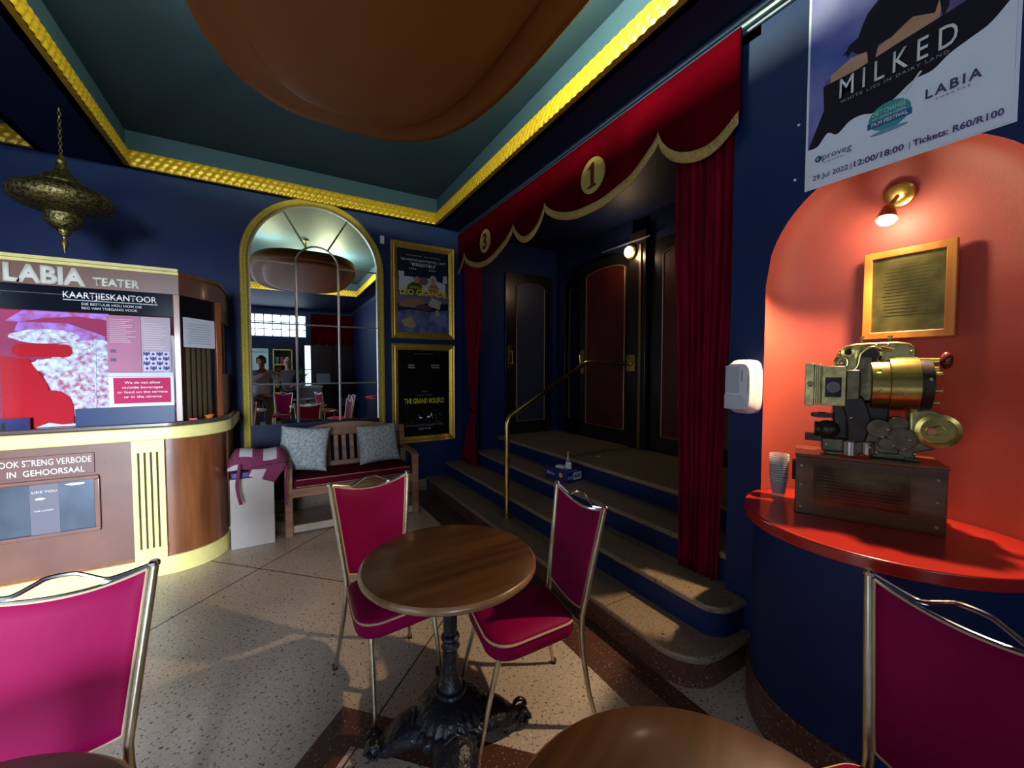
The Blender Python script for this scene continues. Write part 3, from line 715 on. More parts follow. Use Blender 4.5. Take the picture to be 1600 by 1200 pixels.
q = B(); q.tube([(-0.178, -0.055, 0.282), (-0.180, -0.078, 0.29)], [0.008, 0.010], 12); q.build('turn_knob', M('cream_metal', (0.65, 0.58, 0.4), 0.3, 0.8), pj)

# dispenser
dp = thing('soap_dispenser', 'white hand sanitiser dispenser on the blue pier beside the red niche', 'dispenser', (XW, 1.125, 1.41), -PI/2)
DW = M('glossy_white_plastic', (0.68, 0.70, 0.74), 0.28)
def dish(u, v, w_=0.072, h_=0.135, d_=0.095):
    a = 2*PI*u; c, s_ = math.cos(a), math.sin(a)
    rx = math.copysign(abs(c)**0.45, c); rz_ = math.copysign(abs(s_)**0.45, s_)
    k = 1-0.16*max(0, v-0.45)/0.55 if v < 1 else 0
    return (w_*rx*(k if v < 0.98 else 0.84), -d_*min(v, 0.98)/0.98, h_*rz_*(k if v < 0.98 else 0.84))
q = B(); q.grid(dish, 48, 14, closeu=True)
q.bm.verts.ensure_lookup_table()
q.prism([(0.06*math.copysign(abs(math.cos(a))**0.45, math.cos(a)), 0.112*math.copysign(abs(math.sin(a))**0.45, math.sin(a))) for a in [2*PI*i/48 for i in range(48)]], -0.0955, -0.090, 'y')
q.build('dispenser_cover', DW, dp, ang=50)
q = B(); q.prism([(-0.062, -0.112), (0.030, -0.112), (0.046, -0.095), (0.052, -0.075), (0.03, -0.045), (-0.062, -0.040)], -0.102, -0.093, 'y'); q.build('push_bar', M('pale_grey_plastic', (0.50, 0.54, 0.62), 0.3), dp, bev=0.004)
bx(-0.058, 0.012, -0.0985, -0.0955, -0.03, 0.105).build('front_window', M('blue_grey_plastic', (0.42, 0.47, 0.60), 0.25), dp, bev=0.002)
t = text('initial', 0, 0, 0.010, INK, dp, width=0.05, y=0, name='lettering'); t.location = (0.028, -0.0975, 0.03); t.rotation_euler = (0, -PI/2, 0)
bx(0.052, 0.054, -0.0962, -0.0955, -0.03, 0.06).build('slot', INK, dp)

# ============================================================ PRINTED POSTERS
def poly_obj(name, parent, layers, th=0.0005):
    """layers: list of (points, material) stacked towards the viewer, one mesh"""
    q = B(); mats = []
    for i, (pts, m) in enumerate(layers):
        if m not in mats: mats.append(m)
        q.mi = mats.index(m)
        q.prism(pts, -0.0018-i*th, -0.0018-(i-1)*th, 'y')
    return q.build(name, mats, parent, smooth=False)
def blob(cx_, cz_, rx, rz_, n_=18, jag=0.0, a0=0, a1=360):
    return [(cx_+rx*math.cos(math.radians(a0+(a1-a0)*i/n_))*(1+jag*random.uniform(-1, 1)), cz_+rz_*math.sin(math.radians(a0+(a1-a0)*i/n_))*(1+jag*random.uniform(-1, 1))) for i in range(n_)]
PC = {}
def pc(r, g, b_):
    k = (r, g, b_)
    if k not in PC: PC[k] = M('print_ink_%02d' % len(PC), k, 0.65, spec=0.2)
    return PC[k]
# film festival poster on the right wall, 0.59 x 0.84
mp_ = thing('film_festival_poster', 'large paper cinema poster with a dark cow silhouette pinned above the niche', 'poster', (XW-0.002, 0.597, 2.71), -PI/2)
LB = M('poster_blue_sky', (0.05, 0.06, 0.36), 0.5, col2=(0.26, 0.24, 0.55), scale=4, detail=2)
LP = M('poster_dusk', (0.20, 0.10, 0.30), 0.5, col2=(0.05, 0.02, 0.12), scale=5, detail=2)
LO = M('poster_sunset', (0.55, 0.28, 0.22), 0.5, col2=(0.40, 0.22, 0.04), scale=7, detail=2)
bx(-0.297, 0.297, -0.0008, 0.0, -0.421, 0.421).build('paper', POSTW, mp_, smooth=False)
W2 = 0.288
smooth2 = lambda pts: [(p.x, p.z) for p in smoothpath([(a, 0, b) for a, b in pts], 5)]
wave = smooth2([(-W2, -0.245), (-0.25, -0.245), (-0.215, -0.205), (-0.18, -0.225), (-0.14, -0.195), (-0.10, -0.19), (-0.05, -0.205), (0.0, -0.18), (0.05, -0.145), (0.1, -0.14), (0.14, -0.11), (0.19, -0.09), (0.235, -0.07), (W2, -0.01)])
cow = [(-0.17, 0.085), (-0.155, 0.10), (-0.15, 0.115), (-0.12, 0.125), (-0.105, 0.17), (-0.09, 0.20), (-0.05, 0.235), (0.10, 0.24), (0.13, 0.20), (0.14, 0.14), (0.135, 0.06), (0.12, 0.03), (0.11, 0.10), (0.10, 0.06), (0.04, 0.09), (-0.02, 0.055), (-0.055, 0.055), (-0.065, 0.0), (-0.085, 0.0), (-0.09, 0.05), (-0.12, 0.06), (-0.14, 0.085), (-0.152, 0.068), (-0.158, 0.085)]
poly_obj('printed_picture', mp_, [
    ([(-W2, -0.25)] + [(W2, -0.25), (W2, 0.415), (-W2, 0.415)], LB),
    ([(-0.23, -0.05), (W2, -0.05), (W2, 0.415), (0.10, 0.415), (-0.02, 0.10), (-0.23, 0.02)], LP),
    ([(-0.21, -0.01), (0.11, 0.02), (0.12, 0.11), (0.0, 0.075), (-0.05, 0.045), (-0.14, 0.06), (-0.21, 0.03)], LO),
    (cow, pc(0.012, 0.008, 0.02)),
    (blob(0.18, 0.26, 0.10, 0.08), LP),
    ([(-W2, -0.25), (-0.23, -0.10), (-0.235, 0.0), (-0.12, 0.0), (0.0, 0.02), (0.12, 0.035), (W2, 0.06), (W2, -0.25)], pc(0.010, 0.008, 0.018)),
    ([(-W2, -0.415), (W2, -0.415)] + wave[::-1], POSTW),
    (blob(-0.015, -0.235, 0.062, 0.052, 28), pc(0.06, 0.30, 0.33)),
    ([(-0.08, -0.264), (0.05, -0.264), (0.05, -0.240), (-0.08, -0.240)], pc(0.03, 0.12, 0.32)),
    (blob(-0.015, -0.291, 0.055, 0.008), pc(0.16, 0.33, 0.50)),
    (blob(-0.245, -0.300, 0.013, 0.013), pc(0.02, 0.10, 0.14)),
])
PY = -0.0095
text('MILKED', -0.175, -0.085, 0.078, WHITE, mp_, width=0.335, y=PY, bold=0.003, track=1.5)
text('WHITE LIES IN DAIRY LAND', -0.17, -0.108, 0.012, pc(0.35, 0.35, 0.42), mp_, width=0.31, y=PY, track=1.3)
text('LABIA', 0.085, -0.235, 0.032, pc(0.07, 0.06, 0.16), mp_, width=0.135, y=PY, bold=0.02, track=1.3)
text('THEATRE', 0.11, -0.253, 0.008, pc(0.2, 0.2, 0.35), mp_, width=0.085, y=PY, track=1.5)
text('proveg', -0.228, -0.312, 0.026, pc(0.06, 0.10, 0.16), mp_, width=0.10, y=PY)
text('INTERNATIONAL', -0.222, -0.328, 0.006, pc(0.2, 0.25, 0.35), mp_, width=0.07, y=PY)
text('v', -0.252, -0.307, 0.017, WHITE, mp_, y=PY-0.001, bold=0.02)
text('DIET CHANGE', -0.065, -0.222, 0.018, pc(0.35, 0.75, 0.72), mp_, width=0.098, y=PY, bold=0.02)
text('NOT CLIMATE CHANGE', -0.065, -0.236, 0.007, WHITE, mp_, width=0.098, y=PY)
text('FILM FESTIVAL', -0.066, -0.258, 0.013, WHITE, mp_, width=0.105, y=PY, bold=0.02)
text('29 Jul 2022', -0.262, -0.388, 0.020, pc(0.10, 0.06, 0.22), mp_, width=0.125, y=PY, bold=0.008)
text('|', -0.128, -0.388, 0.020, pc(0.10, 0.06, 0.22), mp_, y=PY)
text('12:00/18:00', -0.118, -0.388, 0.022, pc(0.10, 0.06, 0.22), mp_, width=0.15, y=PY, bold=0.02)
text('|', 0.046, -0.388, 0.020, pc(0.10, 0.06, 0.22), mp_, y=PY)
text('Tickets: R60/R100', 0.056, -0.388, 0.022, pc(0.10, 0.06, 0.22), mp_, width=0.215, y=PY, bold=0.02)
q = B(); q.prism([(0.035, -0.125), (0.041, -0.128), (0.012, -0.165), (0.008, -0.162)], -0.0105, -0.009, 'y')
q.prism([(-0.012, -0.175), (0.006, -0.155), (0.016, -0.163), (0.010, -0.172), (0.004, -0.168), (-0.001, -0.182), (-0.006, -0.178)], -0.0105, -0.009, 'y'); fk = q.build('fork_mark', WHITE, mp_, smooth=False); fk.location = (0.033, 0, 0)
# framed posters on the back wall
def frame_poster(name, lab, x, z0, z1, wd=0.79):
    h_ = z1-z0
    t = thing(name, lab, 'poster', (x, YB, (z0+z1)/2), 0, 'framed film posters on the back wall')
    q = B(); W_ = wd/2; Hh = h_/2; fw = 0.075
    pr = [(0.0, 0.0), (0.0, 0.030), (0.012, 0.040), (0.028, 0.030), (0.040, 0.034), (0.060, 0.020), (fw, 0.012), (fw, 0.0)]
    cor = [(-1, -1), (1, -1), (1, 1), (-1, 1)]
    V = [[q.bm.verts.new((sx*(W_-o), -d, sz*(Hh-o))) for (o, d) in pr] for sx, sz in cor]
    for k in range(4):
        for j in range(len(pr)-1): q._f([V[k][j], V[(k+1) % 4][j], V[(k+1) % 4][j+1], V[k][j+1]])
    q.build('frame', GOLDF, t, ang=20)
    return t, W_-fw, Hh-fw
fa, aw, ah = frame_poster('framed_poster', 'gold framed film poster with two figures on a bed, above the black poster', 1.545, 1.86, 3.00)
bx(-aw, aw, -0.006, 0, -ah, ah).build('poster_sheet', pc(0.010, 0.012, 0.035), fa, smooth=False)
def sh(l, dy): return l
SK = pc(0.42, 0.22, 0.14); SK2 = pc(0.30, 0.14, 0.09); BED = pc(0.50, 0.50, 0.55); BBL = M('poster_blanket', (0.04, 0.06, 0.20), 0.5, col2=(0.16, 0.18, 0.32), scale=9)
q_ = [([(-aw, -0.02), (aw, -0.02), (aw, 0.115), (-aw, 0.13)], pc(0.05, 0.06, 0.13)),
      ([(-0.30, 0.0), (0.28, 0.0), (0.28, 0.12), (0.08, 0.17), (-0.22, 0.17), (-0.30, 0.13)], BED),
      ([(-0.30, 0.14), (-0.24, 0.14), (-0.235, 0.225), (-0.305, 0.225)], BED), ([(0.245, 0.13), (0.305, 0.13), (0.30, 0.22), (0.25, 0.22)], BED),
      (blob(0.0, 0.13, 0.06, 0.05), pc(0.16, 0.10, 0.09)),
      ([(-0.20, -0.02), (-0.03, -0.02), (-0.02, 0.07), (-0.06, 0.11), (-0.14, 0.11), (-0.20, 0.06)], pc(0.05, 0.06, 0.02)),
      (blob(-0.085, 0.145, 0.036, 0.048), SK), (blob(-0.085, 0.175, 0.04, 0.03), pc(0.02, 0.01, 0.01)), (blob(-0.082, 0.145, 0.030, 0.038), SK),
      ([(0.06, -0.02), (0.18, -0.02), (0.19, 0.06), (0.16, 0.10), (0.09, 0.10), (0.05, 0.06)], SK2), (blob(0.12, 0.155, 0.044, 0.055), pc(0.45, 0.40, 0.34)), (blob(0.12, 0.14, 0.028, 0.038), SK),
      ([(-aw, -0.16), (aw, -0.12), (aw, -0.02), (-aw, -0.02)], pc(0.12, 0.12, 0.20)),
      ([(-0.30, -0.19), (-0.05, -0.20), (0.02, -0.12), (-0.04, -0.08), (-0.20, -0.10), (-0.30, -0.15)], SK2),
      ([(0.05, -0.16), (0.20, -0.20), (0.22, -0.10), (0.10, -0.06)], pc(0.40, 0.36, 0.33)), (blob(0.0, -0.19, 0.10, 0.04), pc(0.10, 0.04, 0.05)),
      ([(-aw, -ah), (aw, -ah), (aw, -0.20), (0.20, -0.22), (0.05, -0.24), (-0.15, -0.22), (-aw, -0.25)], BBL),
      ([(-0.28, -0.36), (-0.16, -0.30), (-0.10, -0.40), (-0.14, -0.44), (-0.24, -0.42)], pc(0.34, 0.26, 0.14)), ([(0.14, -0.22), (0.18, -0.20), (0.21, -0.30), (0.14, -0.31)], pc(0.45, 0.32, 0.08)),
      ([(0.10, -0.30), (0.28, -0.24), (0.30, -0.40), (0.18, -0.42)], pc(0.16, 0.20, 0.34))]
pp = poly_obj('printed_picture', fa, q_); pp.location = (0, -0.0055, 0)
YL = pc(0.80, 0.62, 0.02)
text('EMMA THOMPSON    DARYL McCORMACK', 0, 0.415, 0.012, WHITE, fa, width=0.42, y=-0.018, align='CENTER')
text('"SEX-POSITIVE AND POSITIVELY SEXY"', 0, 0.355, 0.026, WHITE, fa, width=0.56, y=-0.018, align='CENTER', bold=0.01)
text('"IRRESISTIBLE"', 0, 0.300, 0.036, WHITE, fa, width=0.32, y=-0.018, align='CENTER', bold=0.015)
text('★★★★', -0.18, 0.255, 0.02, WHITE, fa, width=0.09, y=-0.018); text('★★★★', 0.06, 0.255, 0.02, WHITE, fa, width=0.09, y=-0.018)
text('GOOD LUCK TO YOU,', 0, 0.035, 0.026, YL, fa, width=0.34, y=-0.018, align='CENTER', bold=0.01)
text('LEO GRANDE', 0, -0.045, 0.066, YL, fa, width=0.58, y=-0.018, align='CENTER', bold=0.03)
fb_, aw, ah = frame_poster('framed_poster', 'gold framed black film poster with small yellow title, lower of the two', 1.545, 0.60, 1.80)
bx(-aw, aw, -0.006, 0, -ah, ah).build('poster_sheet', M('black_poster_gloss', (0.006, 0.006, 0.007), 0.15), fb_, smooth=False)
GR = pc(0.22, 0.22, 0.22)
text('GROTTO STUDIO IN FILM PRESENTS', 0, 0.475, 0.008, GR, fb_, width=0.24, y=-0.008, align='CENTER')
text('LIDIA', -0.16, 0.335, 0.016, WHITE, fb_, width=0.07, y=-0.008, align='CENTER'); text('VITALE', -0.16, 0.305, 0.016, WHITE, fb_, width=0.08, y=-0.008, align='CENTER')
text('LUDOVICA', 0.14, 0.335, 0.016, WHITE, fb_, width=0.11, y=-0.008, align='CENTER'); text('MANCINI', 0.14, 0.305, 0.016, WHITE, fb_, width=0.10, y=-0.008, align='CENTER')
text('A FILM BY', 0, 0.01, 0.018, GR, fb_, width=0.07, y=-0.008, align='CENTER'); text('GABRIELE FABBRO', 0, -0.03, 0.012, GR, fb_, width=0.2, y=-0.008, align='CENTER')
text('THE GRAND BOLERO', 0, -0.125, 0.062, pc(0.75, 0.68, 0.05), fb_, width=0.50, y=-0.008, align='CENTER', bold=0.02)
random.seed(5)
q = B()
for (x, z, rx, rz_) in ((-0.05, -0.30, 0.022, 0.010), (0.05, -0.295, 0.020, 0.012), (0.085, -0.27, 0.008, 0.022)): q.prism(blob(x, z, rx, rz_), -0.0075, -0.006, 'y')
q.build('printed_eyes', WHITE, fb_, smooth=False)
q = B()
for i in range(26):
    x = random.uniform(-0.24, 0.24); z = random.uniform(-0.40, -0.20); q.prism(blob(x, z, random.uniform(.002, .007), random.uniform(.006, .018), 8), -0.007, -0.006, 'y')
q.build('printed_smudges', pc(0.09, 0.09, 0.09), fb_, smooth=False)
text('WRITTEN AND DIRECTED BY  PRODUCED BY  MUSIC BY', 0, -0.405, 0.022, GR, fb_, width=0.48, y=-0.008, align='CENTER')
text('JULY 22-28', 0, -0.445, 0.018, WHITE, fb_, width=0.15, y=-0.008, align='CENTER')

# little wall sensor and pins
o = bx(-0.022, 0.022, -0.02, 0, -0.045, 0.045); o = o.build('wall_sensor', DW, None, bev=0.004); o.location = (1.06, YB, 2.98)
tag(o, 'small white sensor box on the blue wall between mirror and upper poster', 'sensor')
for (y, z, lb) in ((0.925, 2.60, 'white pin in the blue wall just left of the upper cinema poster'), (0.935, 2.36, 'white pin in the blue wall left of the bottom corner of the big cinema poster')):
    o = B().lathe([(0.006, 0), (0.004, 0.006)], n=10, mx=Matrix.Rotation(-PI/2, 4, 'Y')).build('pin', WHITE); o.location = (XW, y, z); tag(o, lb, 'pin')

# ============================================================ ARCHED MIRROR
mr = thing('arched_mirror', 'tall arched mirror divided into panes, in a speckled gold frame', 'mirror', (0.38, YB, 0))
def archp(r, zs, z0, n_=40): return [(-r, z0), (r, z0)]+arc(0, zs, r, r, 0, 180, n_)
zs = 2.585
q = B(); B_in = archp(0.617, zs, 0.93)
q.prism(archp(0.625, zs, 0.93), -0.02, 0, 'y'); q.build('mirror_glass', MIRROR, mr, smooth=False)
bx(-0.625, 0.625, -0.02, 0, 0.55, 0.93).build('lower_panel', DBLUE, mr, smooth=False)
path = [(-0.65, 0.55), (-0.65, zs)]+arc(0, zs, 0.65, 0.65, 180, 0, 40)[1:]+[(0.65, 0.55)]
def sweep(path, prof, name, mat, par, n_=None):
    q = B(); rings = []
    for i, (x, z) in enumerate(path):
        a = Vector(path[max(i-1, 0)]); b = Vector(path[min(i+1, len(path)-1)]); t = (b-a).normalized(); nn = Vector((-t.y, t.x))
        rings.append([q.bm.verts.new((x+nn.x*o, -d, z+nn.y*o)) for o, d in prof])
    for A, Bq in zip(rings, rings[1:]):
        for k in range(len(prof)-1): q._f([A[k], A[k+1], Bq[k+1], Bq[k]])
    q._f(rings[0]); q._f(rings[-1][::-1])
    return q.build(name, mat, par, ang=40)
sweep(path, [(0.040, 0), (0.040, 0.03), (0.030, 0.05), (0.012, 0.055), (-0.006, 0.045), (-0.018, 0.050), (-0.030, 0.03), (-0.034, 0.0)], 'frame', GOLDM, mr)
q = B()
def strip(x0, z0, x1, z1, w_=0.012):
    d = Vector((x1-x0, z1-z0)).normalized(); nn = Vector((-d.y, d.x))
    a, b = Vector((x0, z0)), Vector((x1, z1))
    L0, L1, R0, R1 = a+nn*w_, b+nn*w_, a-nn*w_, b-nn*w_
    v = [q.bm.verts.new(p) for p in ((L0.x, -0.02, L0.y), (L1.x, -0.02, L1.y), (b.x, -0.027, b.y), (a.x, -0.027, a.y), (R0.x, -0.02, R0.y), (R1.x, -0.02, R1.y))]
    q._f([v[0], v[1], v[2], v[3]]); q._f([v[3], v[2], v[5], v[4]])
for x in (-0.205, 0.205): strip(x, 0.93, x, zs)
for z in (1.34, 1.96): strip(-0.62, z, 0.62, z, 0.008)
strip(-0.62, zs, -0.205, zs, 0.009); strip(0.205, zs, 0.62, zs, 0.009)
A_ = arc(0, zs, 0.205, 0.205, 0, 180, 16)
for a, b in zip(A_, A_[1:]): strip(a[0], a[1], b[0], b[1], 0.010)
for an in (60, 120):
    c, s_ = math.cos(math.radians(an)), math.sin(math.radians(an)); strip(0.205*c, zs+0.205*s_, 0.62*c, zs+0.62*s_, 0.009)
A_ = arc(0, zs, 0.615, 0.615, 0, 180, 30)
for a, b in zip(A_, A_[1:]): strip(a[0], a[1], b[0], b[1], 0.014)
for x in (-0.612, 0.612): strip(x, 0.93, x, zs, 0.012)
q.build('bevel_strip', LEAD, mr, smooth=False)

# ============================================================ TICKET BOOTH
tb = thing('ticket_booth', 'brown and gold cinema ticket booth with curved end and glass front', 'ticket booth', (0, 3.73, 0))
BX0, BX1 = -2.7, -0.40
def bplan(off, x0=BX0):   # plan outline relative to y=3.73: straight front, quarter-round corner, side back to the wall
    cxx, cyy_, r = -0.72, 0.33, 0.33
    return [(x0, -off)]+[(cxx+(r+off)*math.sin(math.radians(a)), cyy_-(r+off)*math.cos(math.radians(a))) for a in range(0, 91, 6)]+[(cxx+r+off, 1.0), (x0, 1.0)]
B().prism(bplan(0.0), 0.0, 1.0).build('curved_wood_body', BOOTHW, tb, ang=25)
bx(BX0, -0.885, -0.012, 0.0, 0.16, 1.0).build('front_panel', BOOTHB, tb, smooth=False)
B().prism(bplan(0.020), 0.0, 0.135).build('skirting', BGOLD, tb, bev=0.010, seg=3)
B().prism(bplan(0.055), 0.995, 1.085).build('counter_edge', BGOLD, tb, bev=0.010, seg=3)
B().prism(bplan(0.03), 1.085, 1.115).build('counter_top', M('booth_counter', (0.08, 0.045, 0.04), 0.25, coat=0.3), tb, bev=0.006)
q = B()
px_ = [-0.885]
flx = [-0.855, -0.8215, -0.788, -0.7545]
edges = [-0.89]+[v for f_ in flx for v in (f_-0.006, f_+0.006)]+[-0.715]
for i in range(0, len(edges), 2): q.box(edges[i], edges[i+1], -0.032, 0, 0.22, 0.91)
q.box(-0.89, -0.715, -0.032, 0, 0.135, 0.22); q.box(-0.89, -0.715, -0.032, 0, 0.91, 1.0); q.build('fluted_pilaster', BGOLD, tb, bev=0.001)
bx(-0.885, -0.72, -0.006, 0, 0.2, 0.93).build('flute_backing', M('olive_brown', (0.10, 0.075, 0.02), 0.7), tb, smooth=False)
q = B(); q.box(-0.70, -0.665, -0.015, 0.0, 0.135, 0.995) if False else None
bx(-0.395, -0.375, 0.36, 0.42, 0.0, 0.16).build('corner_block', BGOLD, tb, bev=0.004)
B().tube([(-0.388, 0.36, 0.16), (-0.388, 0.36, 0.99)], 0.012, 10).build('corner_bead', BOOTHW, tb)
# smoking notice and framed case
pl = bx(-1.85, -1.078, -0.020, -0.012, 0.80, 0.94).build('notice_board', M('notice_brown', (0.15, 0.06, 0.05), 0.35), tb, bev=0.003)
text('ROOK STRENG VERBODE', -1.525, 0.878, 0.040, OFFW, tb, width=0.435, y=-0.022, bold=0.012)
text('IN  GEHOORSAAL', -1.47, 0.815, 0.038, OFFW, tb, width=0.345, y=-0.022, bold=0.012)
q = B(); fr = [(-1.95, 0.405), (-1.058, 0.405), (-1.058, 0.785), (-1.95, 0.785)]
for (a, b, c, d) in ((-1.95, -1.058, 0.405, 0.430), (-1.95, -1.058, 0.760, 0.785), (-1.083, -1.058, 0.43, 0.76), (-1.95, -1.925, 0.43, 0.76)): q.box(a, b, -0.032, -0.012, c, d)
q.build('case_frame', BOOTHB, tb, bev=0.004)
bx(-1.925, -1.083, -0.016, -0.012, 0.43, 0.76).build('case_backing', M('case_glass_reflection', (0.20, 0.25, 0.34), 0.16, 0.8, var=0.3, scale=3), tb, smooth=False)  # blue-grey sheet standing in for the reflection on the case glass
bx(-1.38, -1.25, -0.018, -0.016, 0.43, 0.755).build('case_card', M('case_grey', (0.13, 0.12, 0.15), 0.3), tb, smooth=False)
text('LIKE YOU', -1.37, 0.70, 0.014, PAPER, tb, width=0.11, y=-0.019); text('THE LATEST', -1.365, 0.58, 0.009, PAPER, tb, width=0.09, y=-0.019)
q = B(); q.prism(blob(-1.17, 0.738, 0.05, 0.008, 10, 0.2), -0.019, -0.016, 'y'); q.prism(blob(-1.335, 0.662, 0.022, 0.008, 10, 0.2), -0.019, -0.018, 'y'); q.build('paper_scrap', PAPER, tb, smooth=False)

# upper cabin: facets
B().prism([(BX0, 0.0), (-0.61, 0.0), (-0.405, 0.30), (-0.405, 1.0), (BX0, 1.0)], 2.035, 2.175).build('header', BOOTHB, tb, bev=0.002)
q = B(); q.box(BX0, -0.605, -0.03, 0.0, 2.170, 2.190); q.box(BX0, -0.605, -0.045, 0.0, 2.190, 2.212); q.build('gold_cornice', BGOLD, tb, bev=0.003)
B().prism([(-0.61, -0.01), (-0.39, 0.295), (-0.39, 1.0), (-0.9, 1.0), (-0.9, -0.01)], 2.175, 2.20).build('roof', BOOTHW, tb, bev=0.004)
q = B()
q.box(-0.645, -0.607, -0.005, 0.04, 1.115, 2.035)
mxp = Matrix.Translation((-0.405, 0.30, 0)) @ Matrix.Rotation(math.radians(-34), 4, 'Z')
q.box(-0.02, 0.02, -0.02, 0.02, 1.115, 2.035, Matrix.Translation((-0.420, 0.285, 0)) @ Matrix.Rotation(math.radians(34), 4, 'Z'))
q.box(-0.425, -0.405, 0.32, 1.0, 1.115, 1.45); q.box(-0.425, -0.405, 0.32, 1.0, 1.9, 2.035); q.box(-0.425, -0.405, 0.55, 0.60, 1.4, 1.9)
q.build('cabin_post', BOOTHW, tb, bev=0.003)
dx_, dy_ = (-0.42+0.61), 0.285; Ls = math.hypot(dx_, dy_); an_ = math.atan2(dy_, dx_)
sf = Matrix.Translation((-0.61, 0.0, 0)) @ Matrix.Rotation(an_, 4, 'Z')
def sbox(name, x0, x1, y0, y1, z0, z1, m, **k): return bx(x0, x1, y0, y1, z0, z1, sf).build(name, m, tb, smooth=False, **k)
sbox('dark_panel', 0.02, Ls-0.02, 0.005, 0.012, 1.86, 2.035, BLACK)
sbox('side_glass', 0.02, Ls-0.02, 0.006, 0.009, 1.115, 1.86, SHEET)
sbox('side_notice', 0.03, Ls-0.03, -0.001, 0.003, 1.66, 1.88, PAPER)
q = B()
for i in range(9): q.box(0.06+0.01*(i % 3), Ls-0.07-0.012*(i % 2), -0.0025, -0.001, 1.69+i*0.018, 1.693+i*0.018, sf)
q.build('notice_print', pc(0.2, 0.22, 0.35), tb, smooth=False)
q = B(); q.grid(lambda u, v: sf @ Vector((0.03+u*(Ls-0.05), 0.05+0.014*math.sin(u*38), 1.115+0.85*v)), 50, 4)
q.build('booth_curtain', M('tan_cloth', (0.22, 0.12, 0.045), 0.8, var=0.1), tb, solid=0.003, ang=180)
# front: black sign band + glass
bx(BX0, -0.645, 0.004, 0.012, 1.875, 2.035).build('sign_band', M('black_sign_glass', (0.006, 0.008, 0.016), 0.12, spec=0.15), tb, smooth=False)
bx(BX0, -0.645, 0.006, 0.009, 1.115, 1.875).build('front_glass', SHEET, tb, smooth=False)
bx(-1.49, -1.475, -0.004, 0.02, 1.115, 1.16).build('glass_clip', BLACK, tb, smooth=False)
text('LABIA', -1.452, 2.050, 0.105, OFFW, tb, width=0.365, y=-0.004, bold=0.045, ext=0.006)
text('TEATER', -1.055, 2.058, 0.052, OFFW, tb, width=0.235, y=-0.004, bold=0.035, ext=0.006)
text('KAARTJIESKANTOOR', -1.20, 1.965, 0.042, WHITE, tb, width=0.465, y=0.002, bold=0.012)
q = B(); q.box(-1.20, -0.73, 0.001, 0.003, 1.950, 1.954); q.build('underline', WHITE, tb, smooth=False)
text('DIE BESTUUR HOU HOM DIE', -1.115, 1.922, 0.016, WHITE, tb, width=0.30, y=0.002, bold=0.01)
text('REG VAN TOEGANG VOOR.', -1.115, 1.895, 0.016, WHITE, tb, width=0.28, y=0.002, bold=0.01)
text('OFFICE', -1.47, 1.965, 0.042, WHITE, tb, width=0.001+0.19, y=0.002, bold=0.02, align='RIGHT')
# inside the booth, with the front glass's reflection painted on flat panels
bi = B(); bi.box(BX0, -0.66, 0.90, 0.93, 1.115, 2.035)
bi.build('booth_back_panel', M('booth_red_backing', (0.42, 0.03, 0.035), 0.5, var=0.2, scale=4), tb, smooth=False)
FOL = M('pink_foliage_reflection', (0.50, 0.06, 0.09), 0.5, col2=(0.95, 0.88, 0.90), scale=38, detail=8)
FOL2 = M('pale_foliage_reflection', (0.95, 0.92, 0.92), 0.5, col2=(0.45, 0.16, 0.20), scale=34, detail=8)
FOLP = M('violet_flower_reflection', (0.42, 0.04, 0.12), 0.5, col2=(0.55, 0.20, 0.75), scale=20, detail=8)
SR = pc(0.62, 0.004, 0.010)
gp = bx(-1.55, -1.0, 0.060, 0.066, 1.115, 1.875).build('reflection_ground', pc(0.40, 0.03, 0.07), tb, smooth=False)
pl_ = poly_obj('painted_reflection', tb, [
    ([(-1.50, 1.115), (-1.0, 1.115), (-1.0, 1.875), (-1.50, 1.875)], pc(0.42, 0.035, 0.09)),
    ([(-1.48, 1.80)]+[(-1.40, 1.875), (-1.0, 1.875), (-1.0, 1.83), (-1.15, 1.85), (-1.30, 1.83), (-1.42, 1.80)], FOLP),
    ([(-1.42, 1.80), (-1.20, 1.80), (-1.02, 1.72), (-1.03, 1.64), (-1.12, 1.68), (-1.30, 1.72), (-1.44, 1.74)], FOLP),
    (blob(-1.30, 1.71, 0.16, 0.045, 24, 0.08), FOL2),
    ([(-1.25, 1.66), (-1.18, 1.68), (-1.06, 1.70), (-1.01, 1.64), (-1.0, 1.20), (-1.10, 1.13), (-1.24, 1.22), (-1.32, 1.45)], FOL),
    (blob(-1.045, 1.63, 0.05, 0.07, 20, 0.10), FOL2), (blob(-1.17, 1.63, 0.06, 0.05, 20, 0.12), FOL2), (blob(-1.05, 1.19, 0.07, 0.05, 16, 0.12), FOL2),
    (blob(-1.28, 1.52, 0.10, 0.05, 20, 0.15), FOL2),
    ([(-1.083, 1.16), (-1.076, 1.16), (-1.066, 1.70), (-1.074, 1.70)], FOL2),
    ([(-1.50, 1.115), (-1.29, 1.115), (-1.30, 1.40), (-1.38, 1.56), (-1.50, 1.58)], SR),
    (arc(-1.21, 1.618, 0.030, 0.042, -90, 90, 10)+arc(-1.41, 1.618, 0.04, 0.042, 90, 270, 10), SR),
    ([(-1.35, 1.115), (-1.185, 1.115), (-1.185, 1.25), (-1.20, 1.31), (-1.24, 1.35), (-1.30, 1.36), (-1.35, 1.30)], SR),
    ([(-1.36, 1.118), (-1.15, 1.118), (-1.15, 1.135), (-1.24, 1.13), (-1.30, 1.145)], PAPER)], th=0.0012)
pl_.location = (0, 0.058, 0)
